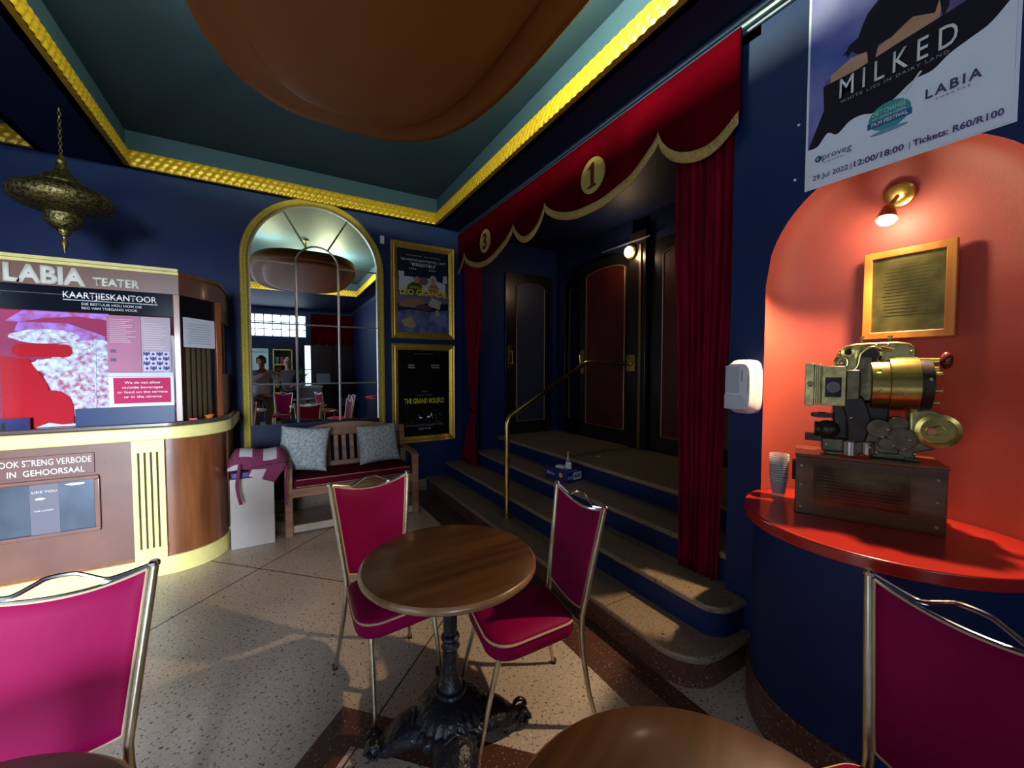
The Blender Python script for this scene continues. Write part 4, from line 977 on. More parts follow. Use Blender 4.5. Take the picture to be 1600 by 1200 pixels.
# papers behind the glass
def paper(nm, x0, x1, z0, z1, m, y=0.0): return bx(x0, x1, y, y+0.003, z0, z1).build(nm, m, tb, smooth=False)
PINKP = M('pink_sheet', (0.42, 0.14, 0.25), 0.6, var=0.05); LILAC = M('lilac_sheet', (0.42, 0.33, 0.40), 0.6, var=0.05)
paper('poster_sheet', -0.998, -0.826, 1.475, 1.865, PINKP); paper('poster_sheet', -0.824, -0.665, 1.475, 1.865, LILAC)
q = B(); random.seed(9)
for i in range(13): q.box(-0.985, -0.985+random.uniform(0.08, 0.14), -0.0015, 0.0, 1.68+i*0.013, 1.683+i*0.013)
for i in range(12): q.box(-0.81, -0.81+random.uniform(0.08, 0.13), -0.0015, 0.0, 1.64+i*0.016, 1.643+i*0.016)
q.build('sheet_print', pc(0.70, 0.55, 0.62), tb, smooth=False)
q = B()
for (x, z) in ((-0.985, 1.61), (-0.985, 1.55)): q.box(x, x+0.03, -0.0015, 0, z, z+0.022)
q.build('sheet_boxes', pc(0.16, 0.10, 0.18), tb, smooth=False)
paper('tile_print', -0.815, -0.675, 1.485, 1.62, pc(0.62, 0.58, 0.68), -0.002)
q = B()
for i in range(4):
    for j in range(4):
        x = -0.815+0.0175+0.035*i; z = 1.485+0.0169+0.0338*j
        k = 0.016 if (i+j) % 2 else 0.011
        q.prism([(x-k, z), (x, z-k), (x+k, z), (x, z+k)], -0.0045, -0.002, 'y')
        if (i+j) % 2:
            for sx in (-1, 1): q.prism([(x+sx*0.017, z-0.016), (x+sx*0.017, z+0.016), (x+sx*0.009, z+0.016)], -0.0045, -0.002, 'y')
q.build('tile_diamonds', pc(0.07, 0.06, 0.22), tb, smooth=False)
paper('banner_strip', -0.998, -0.655, 1.445, 1.472, pc(0.62, 0.64, 0.80))
paper('notice_border', -0.998, -0.655, 1.235, 1.443, pc(0.75, 0.78, 0.92))
paper('notice_sheet', -0.975, -0.672, 1.258, 1.436, pc(0.48, 0.02, 0.10), -0.002)
for i, (s_, wd) in enumerate((('We do not allow', 0.19), ('outside beverages', 0.215), ('or food on the terrace', 0.265), ('or in the cinema', 0.20))):
    text(s_, -0.8235, 1.395-i*0.033, 0.017, WHITE, tb, width=wd, y=-0.004, bold=0.012, align='CENTER')
bx(-1.165, -0.655, -0.002, 0.012, 1.115, 1.232).build('blue_ledge_strip', M('blue_gloss_strip', (0.012, 0.028, 0.10), 0.3, spec=0.2), tb, smooth=False)
bx(-1.60, -1.37, -0.002, 0.012, 1.115, 1.185).build('blue_ledge_strip', M('blue_gloss_strip2', (0.020, 0.020, 0.10), 0.15), tb, smooth=False)
area('booth_fill_light', (-1.2, 3.745, 1.99), (math.radians(25), 0, 0), 0.9, 0.03, 1.2, (1.0, 0.75, 0.75))  # unseen fill added to brighten the panels inside the booth
# small bits on the ledge by the side window
o = B(); o.lathe([(0.02, 0), (0.033, 0.022), (0.035, 0.024), (0.03, 0.022), (0.018, 0.004), (0.001, 0.004)], n=24); o = o.build('small_dish', M('orange_glaze', (0.75, 0.20, 0.03), 0.3)); o.location = (-0.475, 3.90, 1.115)
tag(o, 'small orange dish on the booth ledge below the side notice', 'dish')
o = B(); o.prism(blob(0, 0, 0.026, 0.013, 9, 0.3), 0, 0.014); o = o.build('red_bow', M('red_ribbon', (0.6, 0.05, 0.05), 0.5), bev=0.003); o.location = (-0.552, 3.775, 1.115)
tag(o, 'small crumpled red ribbon on the booth ledge beside the orange dish', 'ribbon')

# ============================================================ BRASS LANTERN
la = thing('brass_lantern', 'pierced brass hanging lantern above the ticket booth', 'lantern', (-1.225, 3.87, 2.63))
PIERCE = M('pierced_brass', (0.38, 0.31, 0.12), 0.38, 0.85, col2=(0.05, 0.04, 0.02), scale=60, bump=0.6, bscale=70, detail=1)
def lat(nm, prof, m=PIERCE): return B().lathe(prof, n=40).build(nm, m, la, ang=40)
lat('wide_drum', [(0.07, 0.11), (0.12, 0.10), (0.19, 0.075), (0.235, 0.045), (0.255, 0.012), (0.252, -0.018), (0.225, -0.050), (0.17, -0.070), (0.11, -0.085), (0.075, -0.09)])
lat('upper_dome', [(0.10, 0.095), (0.105, 0.11), (0.085, 0.15), (0.05, 0.17), (0.035, 0.20), (0.022, 0.24)])
lat('lower_bowl', [(0.078, -0.08), (0.095, -0.10), (0.09, -0.15), (0.06, -0.185), (0.035, -0.20), (0.03, -0.225), (0.012, -0.245)])
lat('finial', [(0.012, -0.245), (0.010, -0.26), (0.022, -0.285), (0.012, -0.31), (0.003, -0.35)], BRASSD)
lat('top_collar', [(0.022, 0.235), (0.03, 0.255), (0.018, 0.28), (0.012, 0.30)], BRASSD)
q = B()
for i in range(13):
    z = 0.30+i*0.0245; pts = [(0.008*math.cos(a)*(1 if i % 2 else 0), 0.008*math.cos(a)*(0 if i % 2 else 1), z+0.015*math.sin(a)) for a in [2*PI*k/8 for k in range(9)]]
    q.tube(pts, 0.0025, 5)
q.build('chain', BRASSD, la)

# ============================================================ BENCH
bn = thing('wooden_bench', 'slatted wooden bench with maroon seat cushion under the arched mirror', 'bench', (0.63, 4.28, 0))
bw = 0.57
ss = B(); 
for y in (-0.26, -0.17, -0.08, 0.01, 0.10): ss.box(-bw, bw, y, y+0.07, 0.40, 0.425)
ss.build('seat_slats', BENCHW, bn, bev=0.003)
bx(-bw, bw, -0.285, -0.255, 0.345, 0.425).build('front_apron', BENCHW, bn, bev=0.006)
rk = Matrix.Translation((0, 0.20, 0.42)) @ Matrix.Rotation(math.radians(-14), 4, 'X')
q = B(); q.prism([(-bw, 0.40)]+[(-bw+2*bw*i/20, 0.44+0.085*math.sin(PI*i/20)) for i in range(21)]+[(bw, 0.40), (bw, 0.385), (-bw, 0.385)], -0.018, 0.018, 'y')
q.bm.transform(rk); q.build('top_rail', BENCHW, bn, bev=0.006)
q = B(); q.box(-bw, bw, -0.015, 0.015, 0.06, 0.12); q.bm.transform(rk); q.build('lower_rail', BENCHW, bn, bev=0.004)
q = B(); 
n_s = 14
for i in range(n_s):
    x = -0.50+1.0*i/(n_s-1); q.box(x-0.021, x+0.021, -0.009, 0.009, 0.11, 0.40)
q.bm.transform(rk); q.build('back_slats', BENCHW, bn, bev=0.002)
for sx in (-1, 1):
    q = B(); q.box(sx*bw-0.03, sx*bw+0.03, -0.03, 0.03, -0.40, 0.45); 
    for v in q.bm.verts: pass
    q.bm.transform(Matrix.Translation((0, 0.20, 0.42)) @ Matrix.Rotation(math.radians(-10), 4, 'X')); q.build('leg', BENCHW, bn, bev=0.004)
    bx(sx*bw-0.03, sx*bw+0.03, -0.29, -0.23, 0, 0.62).build('leg', BENCHW, bn, bev=0.004)
    q = B(); q.prism([(-0.31, 0.62), (-0.2, 0.65), (0.1, 0.65), (0.27, 0.64), (0.27, 0.615), (0.1, 0.62), (-0.2, 0.62), (-0.31, 0.60)], sx*bw-0.032, sx*bw+0.032, 'x'); q.build('armrest', BENCHW, bn, bev=0.006)
bx(-bw, bw, -0.26, -0.22, 0.02, 0.085).build('stretcher', M('pale_worn_wood', (0.42, 0.34, 0.27), 0.6, var=0.1), bn, bev=0.004)
q = B()
def cush(u, v, L_=1.36, D_=0.46, T=0.075):
    x = (u-0.5)*L_; y = (v-0.5)*D_; return x, y
sc_ = tag(B().box(-0.53, 0.53, -0.28, 0.15, 0.427, 0.505).build('seat_cushion', BENCHP, None, bev=0.025, seg=4), 'long maroon seat cushion with pale piping lying on the wooden bench', 'cushion')
sc_.location = bn.location
for z in (0.500, 0.436):
    B().tube([(-0.51, -0.279, z), (0.51, -0.279, z)], 0.005, 6).build('piping', M('rose_piping', (0.45, 0.15, 0.15), 0.6), sc_)
# scatter pillows
LEAFM = M('grey_leaf_print_cloth', (0.50, 0.53, 0.51), 0.85, col2=(0.20, 0.24, 0.28), scale=48, detail=5, bump=0.1)
def pillow(nm, lab, loc, rot, s_=0.36, th=0.10):
    q = B()
    def fn(sg):
        def g(u, v):
            a, b = 2*u-1, 2*v-1
            t_ = th*0.5*((1-a**4)*(1-b**4))**0.55
            pin = 1-0.06*(1-abs(a)**1.5)*abs(b)**3; pin2 = 1-0.06*(1-abs(b)**1.5)*abs(a)**3
            return (a*s_/2*pin2*1.0, sg*t_, b*s_/2*pin)
        return g
    q.grid(fn(1), 24, 24); q.grid(fn(-1), 24, 24)
    o = q.build(nm, LEAFM, None, ang=80); o.location = loc; o.rotation_euler = rot; return tag(o, lab, 'pillow', 'scatter pillows on the bench')
pillow('scatter_pillow', 'grey leaf print pillow leaning at the left of the bench back beside the patchwork bundle', (0.20, 4.27, 0.735), (math.radians(-22), math.radians(6), math.radians(-6)), 0.43, 0.13)
pillow('scatter_pillow', 'grey leaf print pillow at the right end of the bench below the black poster', (0.90, 4.32, 0.715), (math.radians(-20), math.radians(-2), 0), 0.41, 0.12)

# white box with bundle
wx = thing('white_box', 'tall off-white box standing on the floor between booth and bench', 'box', (-0.235, 3.99, 0))
bx(-0.147, 0.165, -0.015, 0.23, 0, 0.585).build('box_panel', WARMBOX, wx, bev=0.004)
wx.location = (-0.215, 3.965, 0)
PURP = M('plum_wool', (0.17, 0.022, 0.070), 0.9, var=0.1, scale=60, bump=0.3, bscale=120)
LGW = M('pale_grey_wool', (0.46, 0.42, 0.46), 0.9, var=0.08, scale=60, bump=0.3, bscale=120)
bd = thing('patchwork_bundle', 'folded plum and grey patchwork throw with straps lying on the white box', 'blanket', (-0.17, 4.06, 0.585))
q = B()
def bun(u, v):
    x = -0.205+0.42*u; a = PI*v
    end = min(1, 6*u+0.25)*min(1, 5*(1-u)+0.4)
    r = 0.13*end**0.5
    z = 0.075+0.025*math.sin(u*7)*0.4+0.155*end**0.6*math.sin(a)**0.8
    return (x, -0.135*math.cos(a)*end**0.3-0.02+0.01*math.sin(9*u), z)
q.grid(bun, 60, 30, mat=lambda u, v: 1 if ((0.20 < u < 0.42) and (0.20 < v < 0.62)) or ((0.60 < u < 0.84) and (0.12 < v < 0.60)) or (u < 0.2 and v < 0.07) else 0)
q.grid(lambda u, v: (-0.195+0.40*u, -0.155+0.27*v, 0.06+0.012*math.sin(u*9)), 10, 6)
q.build('folded_throw', [PURP, LGW], bd, ang=80)
q = B(); q.prism([(-0.05, 0.10), (0.21, 0.12), (0.19, 0.045), (0.125, -0.045), (-0.06, 0.035)], -0.185, -0.165, 'y'); q.build('hanging_flap', PURP, bd, bev=0.006)
q = B(); q.prism([(-0.03, 0.085), (0.07, 0.078), (0.035, -0.008), (-0.055, 0.035)], -0.189, -0.185, 'y'); q.build('pale_patch', LGW, bd)
def ribbon(pts, w_, nm, m=PURP):
    q = B(); P = smoothpath(pts, 5)
    V = [[q.bm.verts.new((p.x+s_*w_, p.y, p.z)) for s_ in (-1, 1)] for p in P]
    for a, b in zip(V, V[1:]): q._f([a[0], a[1], b[1], b[0]])
    return q.build(nm, m, bd, solid=0.006)
ribbon([(-0.115, -0.165, 0.13), (-0.125, -0.20, 0.05), (-0.135, -0.20, -0.03), (-0.125, -0.20, -0.12), (-0.11, -0.20, -0.19)], 0.012, 'strap')
ribbon([(0.205, -0.165, 0.11), (0.215, -0.19, 0.03), (0.205, -0.19, -0.10), (0.205, -0.19, -0.20), (0.215, -0.19, -0.25)], 0.008, 'strap')
o = bx(-0.14, 0.12, -0.09, 0.12, 0, 0.058).build('navy_cloth', M('navy_satin', (0.03, 0.02, 0.13), 0.4), None, bev=0.012, seg=3); o.location = (-0.215, 4.03, 0.585)
tag(o, 'folded navy cloth under the patchwork throw on the white box', 'cloth')

# ============================================================ CHAIRS
def seat_outline(s_=1.0, dy=0.0):
    pts = []
    P = [(-0.155, 0.185), (0.155, 0.185), (0.205, -0.19), (-0.205, -0.19)]
    R_ = [0.06, 0.06, 0.10, 0.10]
    n_ = len(P)
    for i in range(n_):
        p = Vector(P[i]); a = (Vector(P[i-1])-p).normalized(); b = (Vector(P[(i+1) % n_])-p).normalized(); r = R_[i]
        for k in range(9):
            t = k/8; q1 = p+a*r; q2 = p+b*r
            pt = q1*(1-t)**2+p*2*t*(1-t)+q2*t*t
            pts.append(pt)
    out = []
    for i, p in enumerate(pts):
        out.append((p.x*s_, p.y*s_+(-0.022*(1-(p.x/0.2)**2) if p.y < -0.15 else 0)+dy))
    return out
def make_chair(label):
    t = thing('cafe_chair', label, 'chair', (0, 0, 0), 0, 'magenta cafe chairs around the small tables')
    q = B(); n_ = None
    prof = [(0.90, 0.385), (0.97, 0.390), (1.0, 0.405), (1.0, 0.445), (0.985, 0.458), (0.93, 0.468), (0.7, 0.478), (0.35, 0.484), (0.02, 0.486)]
    rings = [[q.bm.verts.new((x, y, z)) for x, y in seat_outline(s_)] for s_, z in prof]
    for A, Bq in zip(rings, rings[1:]):
        m_ = len(A)
        for k in range(m_): q._f([A[k], A[(k+1) % m_], Bq[(k+1) % m_], Bq[k]])
    q._f(rings[0][::-1]); q._f(rings[-1])
    seat = q.build('seat', MAG, t, ang=60)
    ol = [(x, y, 0.452) for x, y in seat_outline(0.998)]
    B().tube(ol+[ol[0]], 0.0048, 6, cap=False).build('piping', PIPE, seat)
    # back: posts lean and spread upward
    zt = 0.925
    def post(sx, z):
        if z < 0.44: k = z/0.44; return Vector((sx*(0.195-0.05*k), 0.265-0.055*k-0.02*math.sin(PI*k), z))
        k = (z-0.44)/(zt-0.44); return Vector((sx*(0.145+0.055*k), 0.21+0.075*k, z))
    for sx in (-1, 1):
        zz = [0.02, 0.15, 0.30, 0.40, 0.46, 0.55, 0.70, 0.85, zt]
        lg = B().tube([post(sx, z) for z in zz], [0.0085, 0.010, 0.0115, 0.0125, 0.0125, 0.0125, 0.012, 0.0115, 0.011], 12).build('rear_leg', BRASSC, t)
        B().lathe([(0.013, -0.004), (0.014, 0.006), (0.009, 0.012)], post(sx, zt), 14).build('cap', CHROME, lg)
        B().lathe([(0.0125, 0), (0.012, 0.025)], (post(sx, 0).x, post(sx, 0).y, 0), 12).build('rubber_foot', FOOT, lg)
        fl = B().tube([(sx*0.155, -0.245, 0.02), (sx*0.148, -0.205, 0.2), (sx*0.14, -0.155, 0.385)], [0.0075, 0.0095, 0.0125], 12).build('front_leg', BRASSC, t)
        B().lathe([(0.0095, 0), (0.0085, 0.022)], (sx*0.1555, -0.248, 0), 12).build('rubber_foot', CHROME, fl)
    # back pad
    def edge_top(a): return 0.915-0.040*(1-a*a)+0.0
    def edge_bot(a): return 0.487-0.030*(1-a*a)
    def pad(sg):
        def g(u, v):
            a = 2*u-1; z = edge_bot(a)*(1-v)+edge_top(a)*v
            p = post(1, z); xx = (p.x-0.014)*a
            e = (1-abs(a)**8)*(1-abs(2*v-1)**8)
            return (xx, p.y+sg*0.013*e**0.5+0.018*(1-a*a)-0.002, z)
        return g
    q = B(); q.grid(pad(1), 24, 20); q.grid(pad(-1), 24, 20)
    bk = q.build('backrest', MAG, t, ang=70)
    g = pad(-1)
    loop = [g(i/24, 0) for i in range(25)]+[g(1, i/20) for i in range(21)]+[g(1-i/24, 1) for i in range(25)]+[g(0, 1-i/20) for i in range(21)]
    B().tube(loop, 0.0045, 6, cap=False).build('piping', PIPE, bk)
    # two chrome top rods
    rod = B(); pl_ = post(-1, zt-0.006); pr_ = post(1, zt-0.006)
    def rp(a, dz, dy): 
        z = edge_top(a)+dz; p = post(1, min(z, zt)); return Vector((p.x*a, p.y+0.018*(1-a*a)+dy, z))
    rod.tube([rp(-1+2*i/20, 0.004, 0) for i in range(21)], 0.0055, 8)
    crest = [(-1, 0.010), (-0.8, 0.013), (-0.6, 0.014), (-0.45, 0.018), (-0.25, 0.042), (-0.12, 0.055), (0.12, 0.055), (0.25, 0.042), (0.45, 0.018), (0.6, 0.014), (0.8, 0.013), (1, 0.010)]
    rod.tube(smoothpath([rp(a, d_, 0.004) for a, d_ in crest], 4), 0.0065, 8)
    rod.build('top_rod', CHROME, t)
    # seat frame under
    B().tube([(-0.145, 0.205, 0.42), (0.145, 0.205, 0.42)], 0.008, 8).build('cross_bar', BRASSC, t)
    return t
ch = make_chair('magenta cafe chair with chrome rails standing behind the middle round table, facing it')
ch.location = (0.437, 1.863, 0); ch.rotation_euler = (0, 0, math.radians(5.9))
GC = 'magenta cafe chairs around the small tables'
dup(ch, (0.892, 1.432, 0), math.radians(-98), 'magenta cafe chair between the middle round table and the terrazzo steps', GC)
dup(ch, (-0.530, 1.245, 0), math.radians(-1), 'magenta cafe chair by the ticket booth, its wide back at the left edge', GC)
dup(ch, (1.103, 0.293, 0), math.radians(-101), 'magenta cafe chair in front of the blue counter at the right edge', GC)

# ============================================================ TABLES
def make_table(label, rz=0):
    t = thing('round_table', label, 'table', (0, 0, 0), 0, 'round wooden cafe tables')
    q = B(); q.lathe([(0.30, 0.715), (0.335, 0.718), (0.344, 0.728), (0.343, 0.738), (0.334, 0.747)], n=64, cap=False); ed = q.build('table_edge', TEDGE, t, ang=50)
    q = B(); q.lathe([(0.334, 0.747), (0.328, 0.750), (0.2, 0.750), (0.001, 0.750)], n=64, cap=False); q.lathe([(0.30, 0.715), (0.001, 0.715)], n=64, cap=False)
    q.build('table_top', TWOOD, t, ang=50)
    def flute(a, z): return 1+(0.10*(abs(math.sin(4*a))-0.5) if 0.44 < z < 0.68 or 0.26 < z < 0.37 else 0)
    zz = [(0.09, 0.712), (0.085, 0.70), (0.03, 0.695), (0.026, 0.68)]+[(0.026, 0.68-0.24*i/8) for i in range(1, 9)]+[(0.034, 0.435), (0.038, 0.425), (0.034, 0.415), (0.026, 0.408), (0.030, 0.398), (0.038, 0.388), (0.030, 0.375), (0.028, 0.36), (0.032, 0.30), (0.036, 0.25), (0.046, 0.235), (0.052, 0.21), (0.040, 0.185), (0.045, 0.17)]
    B().lathe(zz, n=48, wob=flute).build('column', IRON, t, ang=40)
    def rib(a, z): return 1+0.055*math.cos(24*a)*(1 if z < 0.15 else 0.15)
    B().lathe([(0.044, 0.225), (0.060, 0.218), (0.063, 0.205), (0.054, 0.197), (0.078, 0.188), (0.115, 0.168), (0.135, 0.140), (0.138, 0.126), (0.126, 0.118), (0.150, 0.105), (0.158, 0.088), (0.14, 0.06)], n=96, wob=rib).build('bell_base', IRON, t, ang=50)
    for k in range(4):
        a = math.radians(-16+90*k)+rz; mx = Matrix.Rotation(a, 4, 'Z')
        q = B()
        cen = smoothpath([(0.05, 0, 0.075), (0.12, 0, 0.085), (0.19, 0, 0.075), (0.25, 0, 0.042), (0.29, 0, 0.035)], 5)
        nn_ = len(cen); rg = []
        for i, p in enumerate(cen):
            s_ = i/(nn_-1); wd = 0.085-0.058*s_+0.022*math.sin(PI*s_); hh = min(0.060-0.02*s_, p.z-0.004)
            rg.append([q.bm.verts.new(mx @ Vector((p.x, wd*math.cos(b), p.z+hh*math.sin(b)*(0.8+0.2*abs(math.sin(b)))))) for b in [2*PI*j/14 for j in range(14)]])
        for A, Bq in zip(rg, rg[1:]):
            for j in range(14): q._f([A[j], A[(j+1) % 14], Bq[(j+1) % 14], Bq[j]])
        q._f(rg[0][::-1]); q._f(rg[-1])
        q.ball(mx @ Vector((0.295, 0, 0.036)), 0.036)
        q.tube([mx @ Vector((0.295+0.03*math.cos(b)*(1-b/14), s2*0.034, 0.045+0.034*math.sin(b)*(1-b/14))) for s2 in (1,) for b in [i*0.5 for i in range(14)]], 0.009, 6)
        q.tube([mx @ Vector((0.295+0.03*math.cos(b)*(1-b/14), -0.034, 0.045+0.034*math.sin(b)*(1-b/14))) for b in [i*0.5 for i in range(14)]], 0.009, 6)
        for j in range(4):
            q.tube([mx @ Vector((0.14+0.032*j, 0.0, 0.145-0.022*j)), mx @ Vector((0.15+0.032*j, 0.035, 0.125-0.022*j)), mx @ Vector((0.145+0.032*j, 0.07-0.008*j, 0.08-0.015*j))], 0.007, 6)
            q.tube([mx @ Vector((0.14+0.032*j, 0.0, 0.145-0.022*j)), mx @ Vector((0.15+0.032*j, -0.035, 0.125-0.022*j)), mx @ Vector((0.145+0.032*j, -0.07+0.008*j, 0.08-0.015*j))], 0.007, 6)
        q.build('scroll_foot', IRON, t, ang=60)
    return t
tbm = make_table('round dark wooden table on a black cast iron base between two magenta chairs')
tbm.location = (0.575, 1.465, 0)
GT = 'round wooden cafe tables'
dup(tbm, (0.525, 0.30, 0), 0.4, 'round dark wooden table nearest, at the bottom edge right of centre', GT)
dup(tbm, (-0.535, 0.80, 0), 0.2, 'round dark wooden table at the bottom left corner, in front of a magenta chair', GT)

# ============================================================ THINGS ON THE STEPS
sb = thing('snack_carton', 'dark blue cardboard carton with a barcode label on the steps', 'box', (2.265, 2.90, 0.48), math.radians(-82))
NAVY = M('navy_card', (0.012, 0.016, 0.13), 0.45, var=0.1)
bx(-0.135, 0.135, -0.10, 0.10, 0, 0.115).build('carton', NAVY, sb, bev=0.002)
# visible faces: local +x end faces the near side, local -y side faces the room
q = B(); q.box(0.135, 0.1365, -0.02, 0.088, 0.02, 0.085); q.build('barcode_label', PAPER, sb, smooth=False)
q = B()
random.seed(2)
y = -0.008
while y < 0.076:
    w_ = random.choice((0.0012, 0.002, 0.003)); q.box(0.1365, 0.137, y, y+w_, 0.035, 0.068); y += w_+random.choice((0.0015, 0.003))
q.build('barcode', INK, sb, smooth=False)
q = B(); q.box(0.135, 0.1365, -0.085, 0.03, 0.096, 0.103); q.box(0.135, 0.1365, -0.09, -0.03, 0.03, 0.06); q.build('print', pc(0.25, 0.28, 0.6), sb, smooth=False)
B().tube(smoothpath([(-0.12, -0.1, 0.04), (-0.105, -0.1, 0.075), (-0.095, -0.1, 0.045), (-0.08, -0.1, 0.07), (-0.065, -0.1, 0.045), (-0.05, -0.1, 0.068), (-0.035, -0.1, 0.045), (-0.015, -0.1, 0.065)], 4), 0.004, 6).build('script_print', pc(0.6, 0.45, 0.75), sb)
q = B(); q.lathe([(0.022, 0), (0.001, 0.001)], (0.06, -0.1005, 0.06), 20, RX(PI/2)); q.build('round_print', pc(0.75, 0.55, 0.25), sb)
o = bx(-0.045, 0.045, -0.03, 0.03, 0, 0.018).build('paper_packet', PAPER, None, bev=0.002); o.location = (2.22, 2.88, 0.595); o.rotation_euler = (0, 0, math.radians(-75)); tag(o, 'flat white paper packet lying on the blue carton', 'packet')
o = bx(-0.026, 0.026, -0.006, 0.006, 0, 0.06).build('white_card', PAPER, None, bev=0.001); o.location = (2.25, 2.81, 0.6125-0.018); o.rotation_euler = (0, 0, math.radians(-60)); tag(o, 'small white card standing on the blue carton', 'card')
bo = thing('glass_bottle', 'small clear bottle with a dark cap standing on the blue carton', 'bottle', (2.315, 2.90, 0.595))
B().lathe([(0.018, 0.0), (0.019, 0.004), (0.019, 0.06), (0.008, 0.09), (0.007, 0.13), (0.009, 0.134)], n=20).build('bottle_body', M('pale_bottle_glass', (0.6, 0.6, 0.62), 0.08, 0.2, alpha=0.45), bo)
B().lathe([(0.0095, 0.13), (0.0095, 0.15), (0.008, 0.152)], n=16).build('bottle_cap', M('brown_cap', (0.05, 0.02, 0.015), 0.5), bo)
o = B().prism(blob(0, 0, 0.022, 0.012, 9, 0.25), 0, 0.01).build('paper_scrap', M('cream_scrap', (0.55, 0.45, 0.3), 0.7), None, bev=0.002); o.location = (2.68, 2.88, 0.64); tag(o, 'small pale scrap lying on the top landing', 'litter')

# recess sconce
sc = thing('wall_lamp', 'small round glowing lamp above the black door post', 'lamp', (XR-0.06, 3.06, 2.745))
B().lathe([(0.075, 0.0), (0.075, 0.02), (0.06, 0.03)], n=28, mx=Matrix.Rotation(-PI/2, 4, 'Y')).build('lamp_base', BRASSD, sc)
B().ball((-0.045, 0, 0), (0.035, 0.052, 0.056), 12).build('lamp_globe', M('warm_globe', (1, 0.85, 0.7), emit=(1.0, 0.66, 0.38), es=14), sc)
q = B(); q.box(-0.01, 0.0, -0.25, 0.45, 0.10, 0.115); q.build('lamp_rail', M('grey_strip', (0.10, 0.11, 0.16), 0.3), sc)
point('sconce_light', (XR-0.20, 3.06, 2.72), 3.5, (1.0, 0.68, 0.42), 0.04)

